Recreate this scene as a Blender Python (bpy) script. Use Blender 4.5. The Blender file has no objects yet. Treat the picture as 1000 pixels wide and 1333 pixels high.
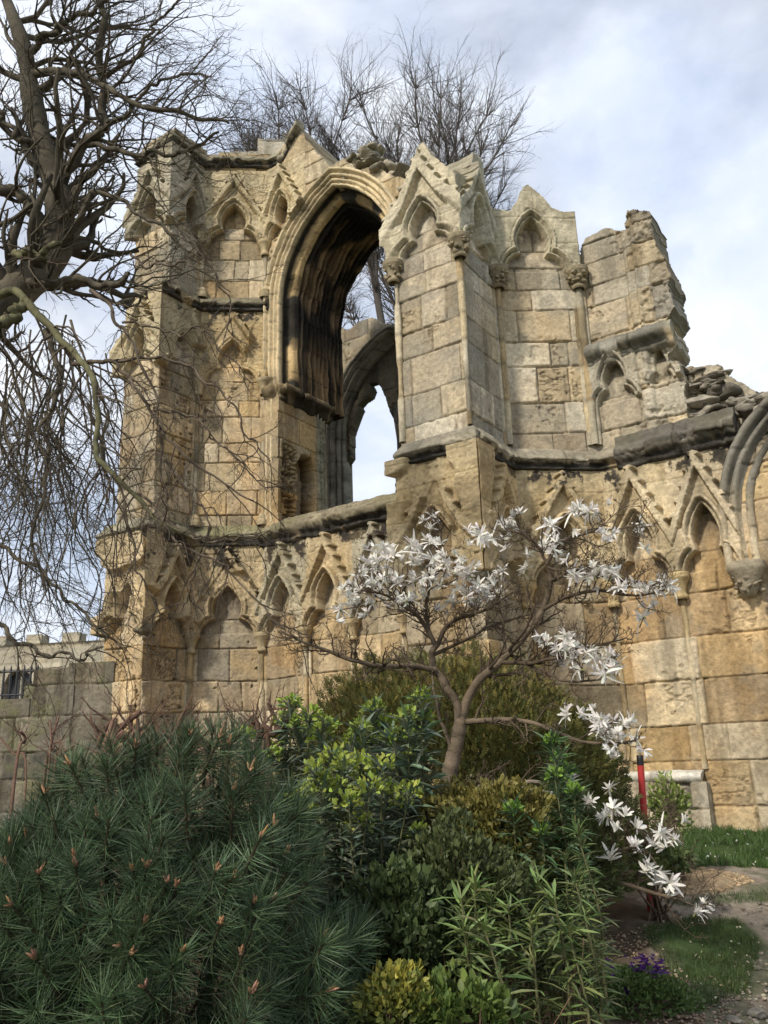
import bpy, math, random
import numpy as np
from mathutils import Matrix, Vector

# ------------------------------------------------------------------ scene, camera, light
scene = bpy.context.scene
world = bpy.data.worlds.new("World")
scene.world = world
world.use_nodes = True
COL = scene.collection
rad = math.radians

PITCH, ROLL, EYE, FOC = rad(16.03), rad(1.94), 1.6, 1085.46      # tilt, roll, eye height, focal length in photo pixels
WALL_TURN, WALL_DIST = rad(34.4), 11.69                          # how the abbey wall stands to the camera
UA = np.array([math.cos(WALL_TURN), -math.sin(WALL_TURN), 0.0])  # along the wall, to the right
NA = np.array([-math.sin(WALL_TURN), -math.cos(WALL_TURN), 0.0]) # out of the wall, towards the lawn
OA = -WALL_DIST * NA

cam_data = bpy.data.cameras.new("camera")
cam = bpy.data.objects.new("camera", cam_data)
COL.objects.link(cam)
cam_data.sensor_fit = 'VERTICAL'
cam_data.sensor_height = 24.0
cam_data.lens = FOC / 1333.0 * 24.0
cam_data.clip_start, cam_data.clip_end = 0.05, 6000
_r = Vector((1, 0, 0)); _u = Vector((0, -math.sin(PITCH), math.cos(PITCH))); _f = Vector((0, math.cos(PITCH), math.sin(PITCH)))
_c, _s = math.cos(ROLL), math.sin(ROLL)
R_, U_ = _r * _c - _u * _s, _r * _s + _u * _c
cam.matrix_world = Matrix(((R_.x, U_.x, -_f.x, 0), (R_.y, U_.y, -_f.y, 0), (R_.z, U_.z, -_f.z, EYE), (0, 0, 0, 1)))
scene.camera = cam

def at(x, y, dist):
    """World point on the sight line of photo pixel (x, y) at forward distance dist: used to survey where plants and limbs stand."""
    a = (x - 500) / FOC; b = -(y - 666.5) / FOC
    ar, bu = a * _c + b * _s, -a * _s + b * _c
    cp, sp = math.cos(PITCH), math.sin(PITCH)
    d = np.array([ar, cp - bu * sp, sp + bu * cp])
    return d * (dist / d[1]) + np.array([0, 0, EYE])

def L2W(u, n, z):
    u, n, z = np.broadcast_arrays(np.asarray(u, float), np.asarray(n, float), np.asarray(z, float))
    return OA + u[..., None] * UA + n[..., None] * NA + z[..., None] * np.array([0, 0, 1.0])

scene.view_settings.view_transform = 'Standard'
scene.view_settings.look = 'None'
scene.view_settings.gamma = 1.0
scene.view_settings.exposure = 0.12

SUN_EL = rad(40)
SUN_V = Vector((-0.66, -0.75, 0)).normalized() * math.cos(SUN_EL) + Vector((0, 0, math.sin(SUN_EL)))
sun_d = bpy.data.lights.new("sun", 'SUN')
sun_d.energy, sun_d.angle, sun_d.color = 3.15, rad(4), (1.0, 0.93, 0.82)
sun = bpy.data.objects.new("sun", sun_d)
COL.objects.link(sun)
sun.rotation_euler = SUN_V.to_track_quat('Z', 'Y').to_euler()
sun.location = (-10, -12, 20)

# ------------------------------------------------------------------ node helper
class NT:
    def __init__(self, tree):
        self.t = tree; tree.nodes.clear()
    def n(self, typ, **kw):
        nd = self.t.nodes.new(typ)
        for k, v in kw.items():
            if k.startswith('i_'):
                nd.inputs[int(k[2:]) if k[2:].isdigit() else k[2:].replace('_', ' ')].default_value = v
            else:
                setattr(nd, k, v)
        return nd
    def l(self, a, ao, b, bi):
        self.t.links.new(a.outputs[ao], b.inputs[bi])
    def ramp(self, stops, interp='LINEAR'):
        nd = self.t.nodes.new('ShaderNodeValToRGB'); cr = nd.color_ramp; cr.interpolation = interp
        while len(cr.elements) < len(stops): cr.elements.new(0.5)
        for e, (p, c) in zip(cr.elements, stops):
            e.position = p; e.color = (*c, 1) if len(c) == 3 else c
        return nd

# sky: the Nishita sky seen through a thin broken cloud deck
w = NT(world.node_tree)
out = w.n('ShaderNodeOutputWorld'); bg = w.n('ShaderNodeBackground'); bg.inputs['Strength'].default_value = 0.135
sky = w.n('ShaderNodeTexSky', sky_type='NISHITA', sun_disc=False, sun_elevation=SUN_EL,
          sun_rotation=math.atan2(SUN_V.x, SUN_V.y), air_density=1.0, dust_density=2.0, ozone_density=1.0)
tc = w.n('ShaderNodeTexCoord'); mp = w.n('ShaderNodeMapping')
mp.inputs['Scale'].default_value = (1.0, 1.0, 1.8); mp.inputs['Rotation'].default_value = (0.1, 0.25, 0.4)
w.l(tc, 'Generated', mp, 'Vector')
n1 = w.n('ShaderNodeTexNoise', i_Scale=2.3, i_Detail=7.0, i_Roughness=0.52, i_Distortion=0.25); w.l(mp, 'Vector', n1, 'Vector')
cov = w.ramp([(0.34, (0.30,) * 3), (0.56, (1,) * 3)]); w.l(n1, 'Fac', cov, 'Fac')
mp2 = w.n('ShaderNodeMapping'); mp2.inputs['Location'].default_value = (3.1, 1.7, 0.4); mp2.inputs['Scale'].default_value = (1, 1, 1.6)
w.l(tc, 'Generated', mp2, 'Vector')
n2 = w.n('ShaderNodeTexNoise', i_Scale=3.6, i_Detail=8.0, i_Roughness=0.55, i_Distortion=0.3); w.l(mp2, 'Vector', n2, 'Vector')
shade = w.ramp([(0.30, (4.7, 5.45, 7.0)), (0.48, (5.9, 6.45, 7.5)), (0.66, (7.4, 7.65, 8.05))]); w.l(n2, 'Fac', shade, 'Fac')
# thinner towards the upper right, whiter to the lower left, as cloud decks thin with direction
sep = w.n('ShaderNodeSeparateXYZ'); w.l(tc, 'Generated', sep, 'Vector')
mix = w.n('ShaderNodeMix', data_type='RGBA')
w.l(cov, 'Color', mix, 'Factor'); w.l(sky, 'Color', mix, 'A'); w.l(shade, 'Color', mix, 'B')
w.l(mix, 'Result', bg, 'Color'); w.l(bg, 'Background', out, 'Surface')

# ------------------------------------------------------------------ numpy noise
def _hash(ix, iy, iz, seed):
    h = (ix * 374761393 + iy * 668265263 + iz * 2147483647 + seed * 1274126177) & 0xffffffff
    h = ((h ^ (h >> 13)) * 1274126177) & 0xffffffff
    h = ((h ^ (h >> 16)) * 2246822519) & 0xffffffff
    return ((h ^ (h >> 15)) & 0xffffff) / float(0xffffff)

def vnoise(x, y, z=0.0, seed=0):
    if np.ndim(z) == 0:
        x, y = np.broadcast_arrays(np.asarray(x, float), np.asarray(y, float))
        fx, fy = np.floor(x), np.floor(y); ix, iy = fx.astype(np.int64), fy.astype(np.int64); tx, ty = x - fx, y - fy
        tx, ty = [t * t * t * (t * (t * 6 - 15) + 10) for t in (tx, ty)]; iz = int(z * 7)
        return 2 * ((_hash(ix, iy, iz, seed) * (1 - tx) + _hash(ix + 1, iy, iz, seed) * tx) * (1 - ty)
                    + (_hash(ix, iy + 1, iz, seed) * (1 - tx) + _hash(ix + 1, iy + 1, iz, seed) * tx) * ty) - 1
    x, y, z = np.broadcast_arrays(np.asarray(x, float), np.asarray(y, float), np.asarray(z, float))
    fx, fy, fz = np.floor(x), np.floor(y), np.floor(z)
    ix, iy, iz = fx.astype(np.int64), fy.astype(np.int64), fz.astype(np.int64)
    tx, ty, tz = x - fx, y - fy, z - fz
    tx, ty, tz = [t * t * t * (t * (t * 6 - 15) + 10) for t in (tx, ty, tz)]
    r = 0
    for dx in (0, 1):
        wx = tx if dx else 1 - tx
        for dy in (0, 1):
            wy = ty if dy else 1 - ty
            for dz in (0, 1):
                wz = tz if dz else 1 - tz
                r = r + wx * wy * wz * _hash(ix + dx, iy + dy, iz + dz, seed)
    return r * 2 - 1

def fbm(x, y, z=0.0, seed=0, octv=4, gain=0.5):
    a, s, r, f = 1.0, 0.0, 0.0, 1.0
    for o in range(octv):
        r = r + a * vnoise(np.asarray(x) * f + o * 17.3, np.asarray(y) * f - o * 9.1, (np.asarray(z) * f + o * 5.7) if np.ndim(z) else 0.0, seed + o)
        s += a; a *= gain; f *= 2.03
    return r / s

def sstep(a, b, x):
    t = np.clip((x - a) / (b - a), 0, 1)
    return t * t * (3 - 2 * t)

# ------------------------------------------------------------------ object helpers
def mesh_obj(name, verts, faces, mat, parent=None, col=None, smooth=False):
    """faces: an (n, k) integer array or a list of such arrays."""
    me = bpy.data.meshes.new(name)
    verts = np.ascontiguousarray(verts, dtype=np.float32)
    fl = faces if isinstance(faces, list) else [faces]
    fl = [np.asarray(f, dtype=np.int32) for f in fl if len(f)]
    me.vertices.add(len(verts)); me.vertices.foreach_set('co', verts.ravel())
    nl = sum(f.size for f in fl); nf = sum(len(f) for f in fl)
    me.loops.add(nl); me.polygons.add(nf)
    me.loops.foreach_set('vertex_index', np.concatenate([f.ravel() for f in fl]) if fl else np.zeros(0, np.int32))
    tot = np.concatenate([np.full(len(f), f.shape[1], np.int32) for f in fl])
    st = np.concatenate([[0], np.cumsum(tot)[:-1]]).astype(np.int32)
    me.polygons.foreach_set('loop_start', st)
    if smooth: me.polygons.foreach_set('use_smooth', np.ones(nf, bool))
    if col is not None:
        at_ = me.attributes.new('tint', 'FLOAT_COLOR', 'POINT')
        c = np.ones((len(verts), 4), np.float32); c[:, :3] = col
        at_.data.foreach_set('color', c.ravel())
    me.update(calc_edges=True)
    me.materials.append(mat)
    o = bpy.data.objects.new(name, me)
    COL.objects.link(o)
    if parent is not None: o.parent = parent
    return o

def thing(name, label, cat, group=None):
    o = bpy.data.objects.new(name, None); COL.objects.link(o)
    o.empty_display_size = 0.2
    o['label'] = label; o['category'] = cat
    if group: o['group'] = group
    return o

def tag(o, label, cat, group=None):
    o['label'] = label; o['category'] = cat
    if group: o['group'] = group
    return o

class Bag:
    """Collects vertices, faces and tints that end up as ONE mesh object."""
    def __init__(self): self.v, self.f, self.c, self.n = [], {}, [], 0
    def add(self, v, f, c=(1, 1, 1)):
        v = np.asarray(v, float).reshape(-1, 3); c = np.asarray(c, float)
        f = np.asarray(f, np.int64)
        if len(f): self.f.setdefault(f.shape[1], []).append(f + self.n)
        self.v.append(v); self.c.append(np.broadcast_to(c, (len(v), 3))); self.n += len(v)
    def build(self, name, mat, parent=None, smooth=False):
        return mesh_obj(name, np.concatenate(self.v), [np.concatenate(x) for x in self.f.values()], mat, parent,
                        np.concatenate(self.c), smooth)

def tint_mat(name, rough=0.85, var=0.25, scale=9.0, bump=0.0, bscale=60.0, spec=0.3, trans=0.0, mottled=None):
    """A surface whose own colour is the mesh's tint, broken up by procedural noise."""
    m = bpy.data.materials.new(name); m.use_nodes = True
    g = NT(m.node_tree); o = g.n('ShaderNodeOutputMaterial'); b = g.n('ShaderNodeBsdfPrincipled')
    b.inputs['Roughness'].default_value = rough; b.inputs['Specular IOR Level'].default_value = spec
    a = g.n('ShaderNodeAttribute', attribute_name='tint'); t = g.n('ShaderNodeTexCoord')
    nz = g.n('ShaderNodeTexNoise', i_Scale=scale, i_Detail=6.0, i_Roughness=0.65); g.l(t, 'Object', nz, 'Vector')
    r = g.ramp([(0.25, (1 - var,) * 3), (0.75, (1 + var,) * 3)]); g.l(nz, 'Fac', r, 'Fac')
    mx = g.n('ShaderNodeMix', data_type='RGBA', blend_type='MULTIPLY'); mx.inputs['Factor'].default_value = 1.0
    g.l(a, 'Color', mx, 'A'); g.l(r, 'Color', mx, 'B')
    last = mx
    if mottled:
        nz2 = g.n('ShaderNodeTexNoise', i_Scale=mottled[0], i_Detail=5.0, i_Roughness=0.7); g.l(t, 'Object', nz2, 'Vector')
        r2 = g.ramp([(mottled[2], (0, 0, 0)), (mottled[2] + 0.12, (1, 1, 1))]); g.l(nz2, 'Fac', r2, 'Fac')
        mu = g.n('ShaderNodeMath', operation='MULTIPLY'); mu.inputs[1].default_value = mottled[3]; g.l(r2, 'Color', mu, 0)
        m2 = g.n('ShaderNodeMix', data_type='RGBA'); m2.inputs['B'].default_value = (*mottled[1], 1)
        g.l(mu, 'Value', m2, 'Factor'); g.l(last, 'Result', m2, 'A'); last = m2
    g.l(last, 'Result', b, 'Base Color')
    if bump:
        nb = g.n('ShaderNodeTexNoise', i_Scale=bscale, i_Detail=5.0, i_Roughness=0.7); g.l(t, 'Object', nb, 'Vector')
        bp = g.n('ShaderNodeBump'); bp.inputs['Strength'].default_value = bump; bp.inputs['Distance'].default_value = 0.02
        g.l(nb, 'Fac', bp, 'Height')
        nf = g.n('ShaderNodeTexNoise', i_Scale=bscale * 3.3, i_Detail=4.0, i_Roughness=0.75); g.l(t, 'Object', nf, 'Vector')
        b2 = g.n('ShaderNodeBump'); b2.inputs['Strength'].default_value = bump * .8; b2.inputs['Distance'].default_value = 0.008
        g.l(nf, 'Fac', b2, 'Height'); g.l(bp, 'Normal', b2, 'Normal'); g.l(b2, 'Normal', b, 'Normal')
    if trans:
        tr = g.n('ShaderNodeBsdfTranslucent'); ms = g.n('ShaderNodeMixShader'); ms.inputs['Fac'].default_value = trans
        g.l(last, 'Result', tr, 'Color'); g.l(b, 'BSDF', ms, 1); g.l(tr, 'BSDF', ms, 2); g.l(ms, 'Shader', o, 'Surface')
    else:
        g.l(b, 'BSDF', o, 'Surface')
    return m

M_STONE = tint_mat('weathered_limestone', 0.92, 0.30, 17.0, 0.75, 38.0, 0.15, mottled=(31.0, (0.12, 0.105, 0.08), 0.57, 0.60))
M_BARK = tint_mat('bark', 0.9, 0.3, 14.0, 0.5, 50.0, 0.2)
M_LEAF = tint_mat('leaf', 0.55, 0.22, 6.0, 0.0, 1.0, 0.4, 0.25)
M_NEEDLE = tint_mat('needle', 0.5, 0.2, 5.0, 0.0, 1.0, 0.45, 0.12)
M_PETAL = tint_mat('petal', 0.5, 0.06, 20.0, 0.0, 1.0, 0.3, 0.3)
M_PAINT = tint_mat('worn_paint', 0.5, 0.15, 30.0, 0.1, 90.0, 0.4)

# ------------------------------------------------------------------ tubes and sweeps
def tube(bag, pts, radii, sides=6, col=(1, 1, 1), col2=None):
    P = np.asarray(pts, float); r = np.asarray(radii, float)
    if len(P) < 2: return
    T = np.gradient(P, axis=0); T /= np.linalg.norm(T, axis=1)[:, None] + 1e-9
    ref = np.array([0.31, 0.17, 0.93]); A = np.cross(T, ref); ln = np.linalg.norm(A, axis=1)
    bad = ln < 0.15
    if bad.any(): A[bad] = np.cross(T[bad], [1, 0, 0.1])
    A /= np.linalg.norm(A, axis=1)[:, None] + 1e-9; B = np.cross(T, A)
    th = np.arange(sides) * 2 * math.pi / sides
    V = P[:, None, :] + r[:, None, None] * (np.cos(th)[None, :, None] * A[:, None, :] + np.sin(th)[None, :, None] * B[:, None, :])
    n = len(P); i = np.arange(n - 1)[:, None] * sides; j = np.arange(sides)[None, :]; k = (j + 1) % sides
    F = np.stack([i + j, i + k, i + sides + k, i + sides + j], -1).reshape(-1, 4)
    c = np.asarray(col, float)
    if c.ndim == 2: c = np.repeat(c, sides, axis=0)
    bag.add(V.reshape(-1, 3), F, c)
    if r[-1] > 0.004:
        bag.add(V[-1], np.arange(sides)[None, :], c if c.ndim == 1 else c[-sides:])

def smooth_path(pts, n=24):
    P = np.asarray(pts, float); k = len(P)
    if k == 2:
        t = np.linspace(0, 1, n)[:, None]; return P[0] * (1 - t) + P[1] * t
    Q = np.vstack([2 * P[0] - P[1], P, 2 * P[-1] - P[-2]]); out_ = []
    per = max(2, n // (k - 1))
    for i in range(k - 1):
        p0, p1, p2, p3 = Q[i:i + 4]; t = np.linspace(0, 1, per, endpoint=False)[:, None]
        out_.append(0.5 * (2 * p1 + (p2 - p0) * t + (2 * p0 - 5 * p1 + 4 * p2 - p3) * t * t + (3 * p1 - p0 - 3 * p2 + p3) * t ** 3))
    out_.append(P[-1:]); return np.vstack(out_)
# ------------------------------------------------------------------ the ruined abbey
abbey = thing('ruined_abbey', 'tall ruined gothic abbey wall of honey coloured limestone with a great pointed arch', 'ruin')

WARM = np.array([(.50, .355, .175), (.57, .43, .245), (.60, .49, .32), (.45, .305, .145), (.40, .315, .19), (.53, .375, .18), (.57, .455, .28)])
GREY = np.array([(.48, .43, .325), (.38, .355, .285), (.57, .515, .40), (.32, .30, .25), (.49, .415, .285), (.43, .395, .31), (.54, .49, .385)])
ORANGE = np.array((.56, .335, .12)); MOSS = np.array((.23, .215, .11)); CRUST_SHADE = np.array((.045, .04, .033)); LICHEN = np.array((.27, .25, .20))

def sd_poly(S, Z, poly):
    P = np.asarray(poly, float); Q = np.roll(P, -1, axis=0)
    best = np.full(S.shape, 1e9); ins = np.zeros(S.shape, bool)
    for (ax, ay), (bx, by) in zip(P, Q):
        ex, ey = bx - ax, by - ay
        t = np.clip(((S - ax) * ex + (Z - ay) * ey) / (ex * ex + ey * ey + 1e-12), 0, 1)
        best = np.minimum(best, (S - ax - t * ex) ** 2 + (Z - ay - t * ey) ** 2)
        c = ((ay > Z) != (by > Z)) & (S < (bx - ax) * (Z - ay) / (by - ay + 1e-12) + ax)
        ins ^= c
    d = np.sqrt(best); return np.where(ins, -d, d)

TREF = [(.405, -.3), (.405, 0), (.395, .07), (.35, .165), (.285, .235), (.22, .262), (.168, .268), (.185, .32), (.208, .40), (.215, .50), (.195, .61),
        (.145, .73), (.08, .83), (0, .92)]
def trefoil(c, zc, kx, kz):
    r = [(c + x * kx, zc + z * kz) for x, z in TREF]; l = [(c - x * kx, zc + z * kz) for x, z in TREF[-2::-1]]
    return r + l

_cl = random.Random(5)
COURSES = [-0.2]
while COURSES[-1] < 17: COURSES.append(COURSES[-1] + _cl.choice([.36, .42, .46, .5, .52, .56, .6]))
COURSES = np.array(COURSES)

def ashlar(S, Z, seed, warm, rot=0.18, erode=1.0, wmul=1.0, stains=(), grime=1.0):
    """Height and colour of coursed, weathered ashlar."""
    sw = S + .03 * vnoise(S * .9, Z * .9, 0, seed + 3); zw = Z + .028 * fbm(S * .7, Z * .7, 0, seed + 4, 2) + .006 * vnoise(S * 9, Z * 9, 0, seed)
    row = np.clip(np.searchsorted(COURSES, zw) - 1, 0, len(COURSES) - 2)
    z0, z1 = COURSES[row], COURSES[row + 1]
    rng = np.random.RandomState(seed); L0, L1 = S.min() - 1, S.max() + 1
    dj = np.minimum(zw - z0, z1 - zw); rnd = np.zeros(S.shape); rn2 = np.zeros(S.shape); rn3 = np.zeros(S.shape); lx = np.zeros(S.shape)
    for rr in range(row.min(), row.max() + 1):
        m = row == rr
        if not m.any(): continue
        b = [L0 - rng.rand() * .6]
        while b[-1] < L1: b.append(b[-1] + wmul * rng.choice([.3, .42, .5, .6, .7, .85, .95]))
        b = np.array(b); k = np.clip(np.searchsorted(b, sw[m]) - 1, 0, len(b) - 2)
        dj[m] = np.minimum(dj[m], np.minimum(sw[m] - b[k], b[k + 1] - sw[m]))
        a1, a2, a3 = rng.rand(len(b)), rng.rand(len(b)), rng.rand(len(b))
        rnd[m], rn2[m], rn3[m] = a1[k], a2[k], a3[k]; lx[m] = (sw[m] - b[k]) / (b[k + 1] - b[k]) - .5
    f1 = fbm(S * 1.3, Z * 1.3, 0, seed + 11, 4); f2 = fbm(S * 6, Z * 6, 0, seed + 12, 4); f3 = fbm(S * 22, Z * 26, 0, seed + 13, 3)
    jw = .0085 + .007 * sstep(-.2, .5, f1 + .5 * f2)
    groove = np.exp(-(dj / jw) ** 2)
    h = (rn2 - .5) * .03 + (rn3 - .5) * lx * .03 - groove * (.02 + .012 * erode) + f2 * .010 * erode + f3 * .005 * erode
    h -= .022 * sstep(.03, .0, dj + f2 * .012) * sstep(-.1, .5, f1 + f2 * .7) * erode
    pit = (rnd < rot * .40) | (f1 > .52)
    ridge = 1 - np.abs(fbm(S * 8, Z * 12, 0, seed + 21, 4)) * 2.6
    pitm = np.where(pit, sstep(.35, .95, ridge) * sstep(.0, .06, dj) * sstep(-.25, .25, f1 + .6 * fbm(S * 3, Z * 3, 0, seed + 22, 2)), 0)
    h -= pitm * .026 * erode + np.where(pit, .012, 0) * erode
    hole = sstep(.62, .72, vnoise(S * 12, Z * 12, 0, seed + 31)) * sstep(.1, .3, f1) * min(1, max(0, erode - .45) * 1.6)
    h -= hole * .028
    g = np.clip(warm + .3 * fbm(S * .5, Z * .5, 0, seed + 41, 3) + (rn3 - .5) * .35, 0, 1)[..., None]
    c = WARM[(rnd * 6.999).astype(int)] * g + GREY[(rn2 * 6.999).astype(int)] * (1 - g)
    om = (sstep(.05, .45, fbm(S * 1.1, Z * .8, 0, seed + 51, 4)) * np.clip(warm, 0, 1) * .40)[..., None]
    c = c * (1 - om) + ORANGE * om
    c = c * (1 + .26 * f2 + .22 * f3 + .16 * f1)[..., None] * (.80 + .38 * rn2)[..., None]
    # run-off streaks and lichen patches: marks of their own shape on the stone
    st = sstep(.06, .5, fbm(S * 4.5, Z * .55, 0, seed + 61, 4) + .25 * f2)[..., None] * .58
    c = c * (1 - st) + c * np.array((.42, .40, .36)) * st
    gr = sstep(-.05, .5, fbm(S * .8, Z * .45, 0, seed + 65, 4) + .3 * f2)[..., None] * .42 * grime     # broad sooty bloom
    c = c * (1 - gr) + c * np.array((.36, .33, .29)) * gr
    lp = sstep(.18, .40, fbm(S * 2.3, Z * 2.3, 0, seed + 71, 5))[..., None] * (.5 - .3 * np.clip(warm, 0, 1))
    c = c * (1 - lp) + LICHEN * lp
    c = c * (1 - .40 * (groove * sstep(-.35, .35, f2 + .8 * fbm(S * 2.2, Z * 2.2, 0, seed + 15, 2)))[..., None])
    c = c * (1 - .35 * pitm[..., None]) * (1 - .6 * hole[..., None])
    for (zt, depth, amt) in stains:                       # black crust that hangs under each projecting course
        drip = depth * (.55 + .9 * np.clip(fbm(S * 3.2, Z * .25 + 3, 0, seed + 81, 4) + .35, 0, 1.3))
        mk = sstep(zt - drip, zt - drip * .45, Z + .05 * f2) * (Z < zt + .05) * amt * sstep(-.35, .1, fbm(S * 1.4, Z * .6, 0, seed + 82, 3) + .15)
        mk = mk * np.clip(.75 + .9 * f2 + .5 * f3 + .5 * fbm(S * 7, Z * 1.1, 0, seed + 83, 3), .12, 1)
        c = c * (1 - mk[..., None]) + CRUST_SHADE * mk[..., None]
    return h, c, f1, f2, f3

def panel(P0, P1, z0, z1, seed, warm=.7, rot=.18, erode=1.0, poly=None, holes=(), niches=(), thick=.5, mit=(0, 0), step=.0128, stains=(), wmul=1.0,
          extra=None, rag=.03, grime=1.0):
    """One face of the ruin: carved, eroded stone built as real relief; returns its wall mesh, with arches and gables as its sub-parts."""
    P0, P1 = np.array(P0, float), np.array(P1, float); Lg = np.linalg.norm(P1 - P0); e = (P1 - P0) / Lg; nv = np.array([-e[1], e[0]])
    ns, nz = max(3, int(round(Lg / step)) + 1), int(round((z1 - z0) / step)) + 1
    S, Z = np.meshgrid(np.linspace(0 if mit[0] else -.07, Lg if mit[1] else Lg + .07, ns), np.linspace(z0, z1, nz))
    h, c, f1, f2, f3 = ashlar(S, Z, seed, warm, rot, erode, wmul, stains, grime)
    e0, e1 = S, Lg - S
    edge = np.minimum(np.where(mit[0], e0, 9), np.where(mit[1], e1, 9))
    chip = sstep(.12, .0, edge) * sstep(.0, .5, fbm(Z * 3 + 7 * P0[0], P0[1] + 0 * Z, 0, 5, 3))
    h = h * sstep(0, .05, edge) - .012 * sstep(.03, 0, edge) - .03 * chip
    lab = np.zeros(S.shape, np.int32); parts = {}
    base_h = h.copy()
    for k, q in enumerate(niches):
        cx, wd, zc = q['c'], q.get('w', 1.08), q['zc']; kx, kz = wd / 1.08 * q.get('kx', 1), q.get('kz', 1); A = q.get('A', .215); B = q.get('B', .03)
        gi = zc + q.get('gi', 1.42) ; zf = zc + q.get('zf', .62); fw = .41 * wd / 1.08
        half = wd / 2 + .001; half = half + (.08 if abs(cx - half) < .06 or abs(Lg - cx - half) < .06 else 0)
        gtop = q.get('top', 1.83) + zc
        m = (np.abs(S - cx) <= half) & (Z > zc - .04) & (Z < gtop)
        if not m.any(): continue
        s, z = S[m], Z[m]; er = f2[m] * .02 + f3[m] * .008
        d = sd_poly(s + f2[m] * .008, z + f3[m] * .004, trefoil(cx, zc, kx, kz))
        lg = math.hypot(fw, gi - zf); sdi = (np.abs(s - cx) * (gi - zf) + (z - gi) * fw) / lg + f3[m] * .008
        sdo = sdi - q.get('bar', .105)
        lump = sstep(.35, .8, np.cos((z - gi) * 2 * math.pi / .21) + .4 * f2[m]) * .05      # crockets along the raking edge
        on = sstep(zc - .012, zc + .012, z)
        lump = lump * (q.get('crk', 1))
        hh = np.full(s.shape, B)
        if q.get('gable', True):
            if q.get('solid'):                                                             # the corbelled corner block stays full
                bw = .06 + .30 * np.clip((z - zc - .2) / 1.5, 0, 1); blk = np.zeros(s.shape)
                if q['solid'] in ('r', 'b'): blk = np.maximum(blk, sstep(.02, -.01, np.abs(s - cx - half) - bw))
                if q['solid'] in ('l', 'b'): blk = np.maximum(blk, sstep(.02, -.01, np.abs(s - cx + half) - bw))
                hh = B + (A - .02 - B) * blk
            hh = hh + (A - hh) * sstep(.012 , -.012, sdo - lump * (sdo > -.06))
            hh = hh + (A - .13 - hh) * sstep(.010, -.010, sdi)
        else:
            hh[:] = A - .03
        low = sstep(zc + .66, zc + .58, z) * sstep(.02, -.02, d - .6) ; hh = np.maximum(hh, (A - .05) * low)
        r1 = np.sqrt(np.clip(1 - ((d - .026) / .024) ** 2, 0, 1)); r2 = np.sqrt(np.clip(1 - ((d - .090) / .028) ** 2, 0, 1))
        md = A - .135 + .040 * r1 + (.080 + .045 * r2) * sstep(.052, .062, d)
        if q.get('hood', True): hh = np.where((d < .122), md + 0 * d, hh)
        hh = hh + (-.05 - .10 * sstep(zc + .18, zc + .5, z) - hh) * sstep(.007, -.007, d)
        dm = q.get('dmg', .0)
        if dm > 0: hh = hh - np.clip(hh, 0, 1) * sstep(.62 - dm, .72 - dm, vnoise(s * 2.3 + 9 * k, z * 2.3, 0, seed + 90 + k) * .5 + .5) * .8
        hh = hh + np.clip(base_h[m], -.03, .03) * np.where(d < 0, 1, .35) + er * .6 * (d > 0)
        h[m] = base_h[m] * (1 - on) + hh * on
        lb = np.zeros(s.shape, np.int32); lb[(d >= 0) & (d < .122) & (z > zc)] = 1
        if q.get('gable', True): lb[(sdo < .045 * (lump > .02)) & (sdi >= 0) & (d >= .122) & (z > zc + .45)] = 2
        tmp = lab[m]; tmp[lb > 0] = (2 * k + lb[lb > 0]); lab[m] = tmp
        cc = c[m]; v = np.where(d > 0, on, 0)[:, None] * .72                              # carved work is dressed from one bed of stone
        tone = np.array(q.get('tone', (.56, .445, .265))) * (1 + .3 * f2[m] + .25 * f3[m] + .3 * f1[m])[:, None]
        gz_ = sstep(0, .45, fbm(s * 3, z * 1.2, 0, seed + 66 + k, 4))[:, None] * .55; tone = tone * (1 - gz_) + tone * np.array((.42, .40, .34)) * gz_
        keep = (cc.sum(1) > .35)[:, None]
        cc = np.where(keep, cc * (1 - v) + tone * v, cc)
        dk = np.maximum(sstep(-.02, -.10, d) * sstep(zc + .45, zc + .8, z) * .6, sstep(.0, -.03, d) * sstep(-.12, -.06, d) * .45) * on                # recess shade painted into the niche head and along its inner edge
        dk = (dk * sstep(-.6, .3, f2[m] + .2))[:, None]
        c[m] = cc * (1 - dk) + CRUST_SHADE * 1.6 * dk
    if extra is not None: h, c = extra(S, Z, h, c, f1, f2, f3)
    ok = np.ones(S.shape, bool)
    wz = fbm(S * 5, Z * 5, 0, seed + 99, 3) * rag + fbm(S * 1.7, Z * 1.7, 0, seed + 98, 2) * rag
    if poly is not None: ok &= sd_poly(S + wz, Z + wz[:, ::-1], poly) < 0
    for hl in holes: ok &= sd_poly(S, Z, hl) > 0
    # mitre: at an outer corner the carved projection turns with the face
    sh = S.copy()
    if mit[0]: sh = sh - h * sstep(.3, 0, e0) * mit[0]
    if mit[1]: sh = sh + h * sstep(.3, 0, e1) * mit[1]
    def pos(s_, off, z_):
        return L2W(P0[0] + e[0] * s_ + nv[0] * off, P0[1] + e[1] * s_ + nv[1] * off, z_)
    V = pos(sh, h, Z).reshape(-1, 3); CC = np.clip(c, .01, .9).reshape(-1, 3)
    idx = np.arange(ns * nz).reshape(nz, ns)
    Fq = np.stack([idx[:-1, :-1], idx[:-1, 1:], idx[1:, 1:], idx[1:, :-1]], -1).reshape(-1, 4)
    fo = (ok[:-1, :-1] & ok[:-1, 1:] & ok[1:, 1:] & ok[1:, :-1]).ravel()
    fl = np.maximum(np.maximum(lab[:-1, :-1], lab[:-1, 1:]), np.maximum(lab[1:, 1:], lab[1:, :-1])).ravel()
    root = None
    # rim: back from every open edge through the thickness of the wall
    keepf = fo.reshape(nz - 1, ns - 1); pad = np.pad(keepf, 1)
    rims = []
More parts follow.
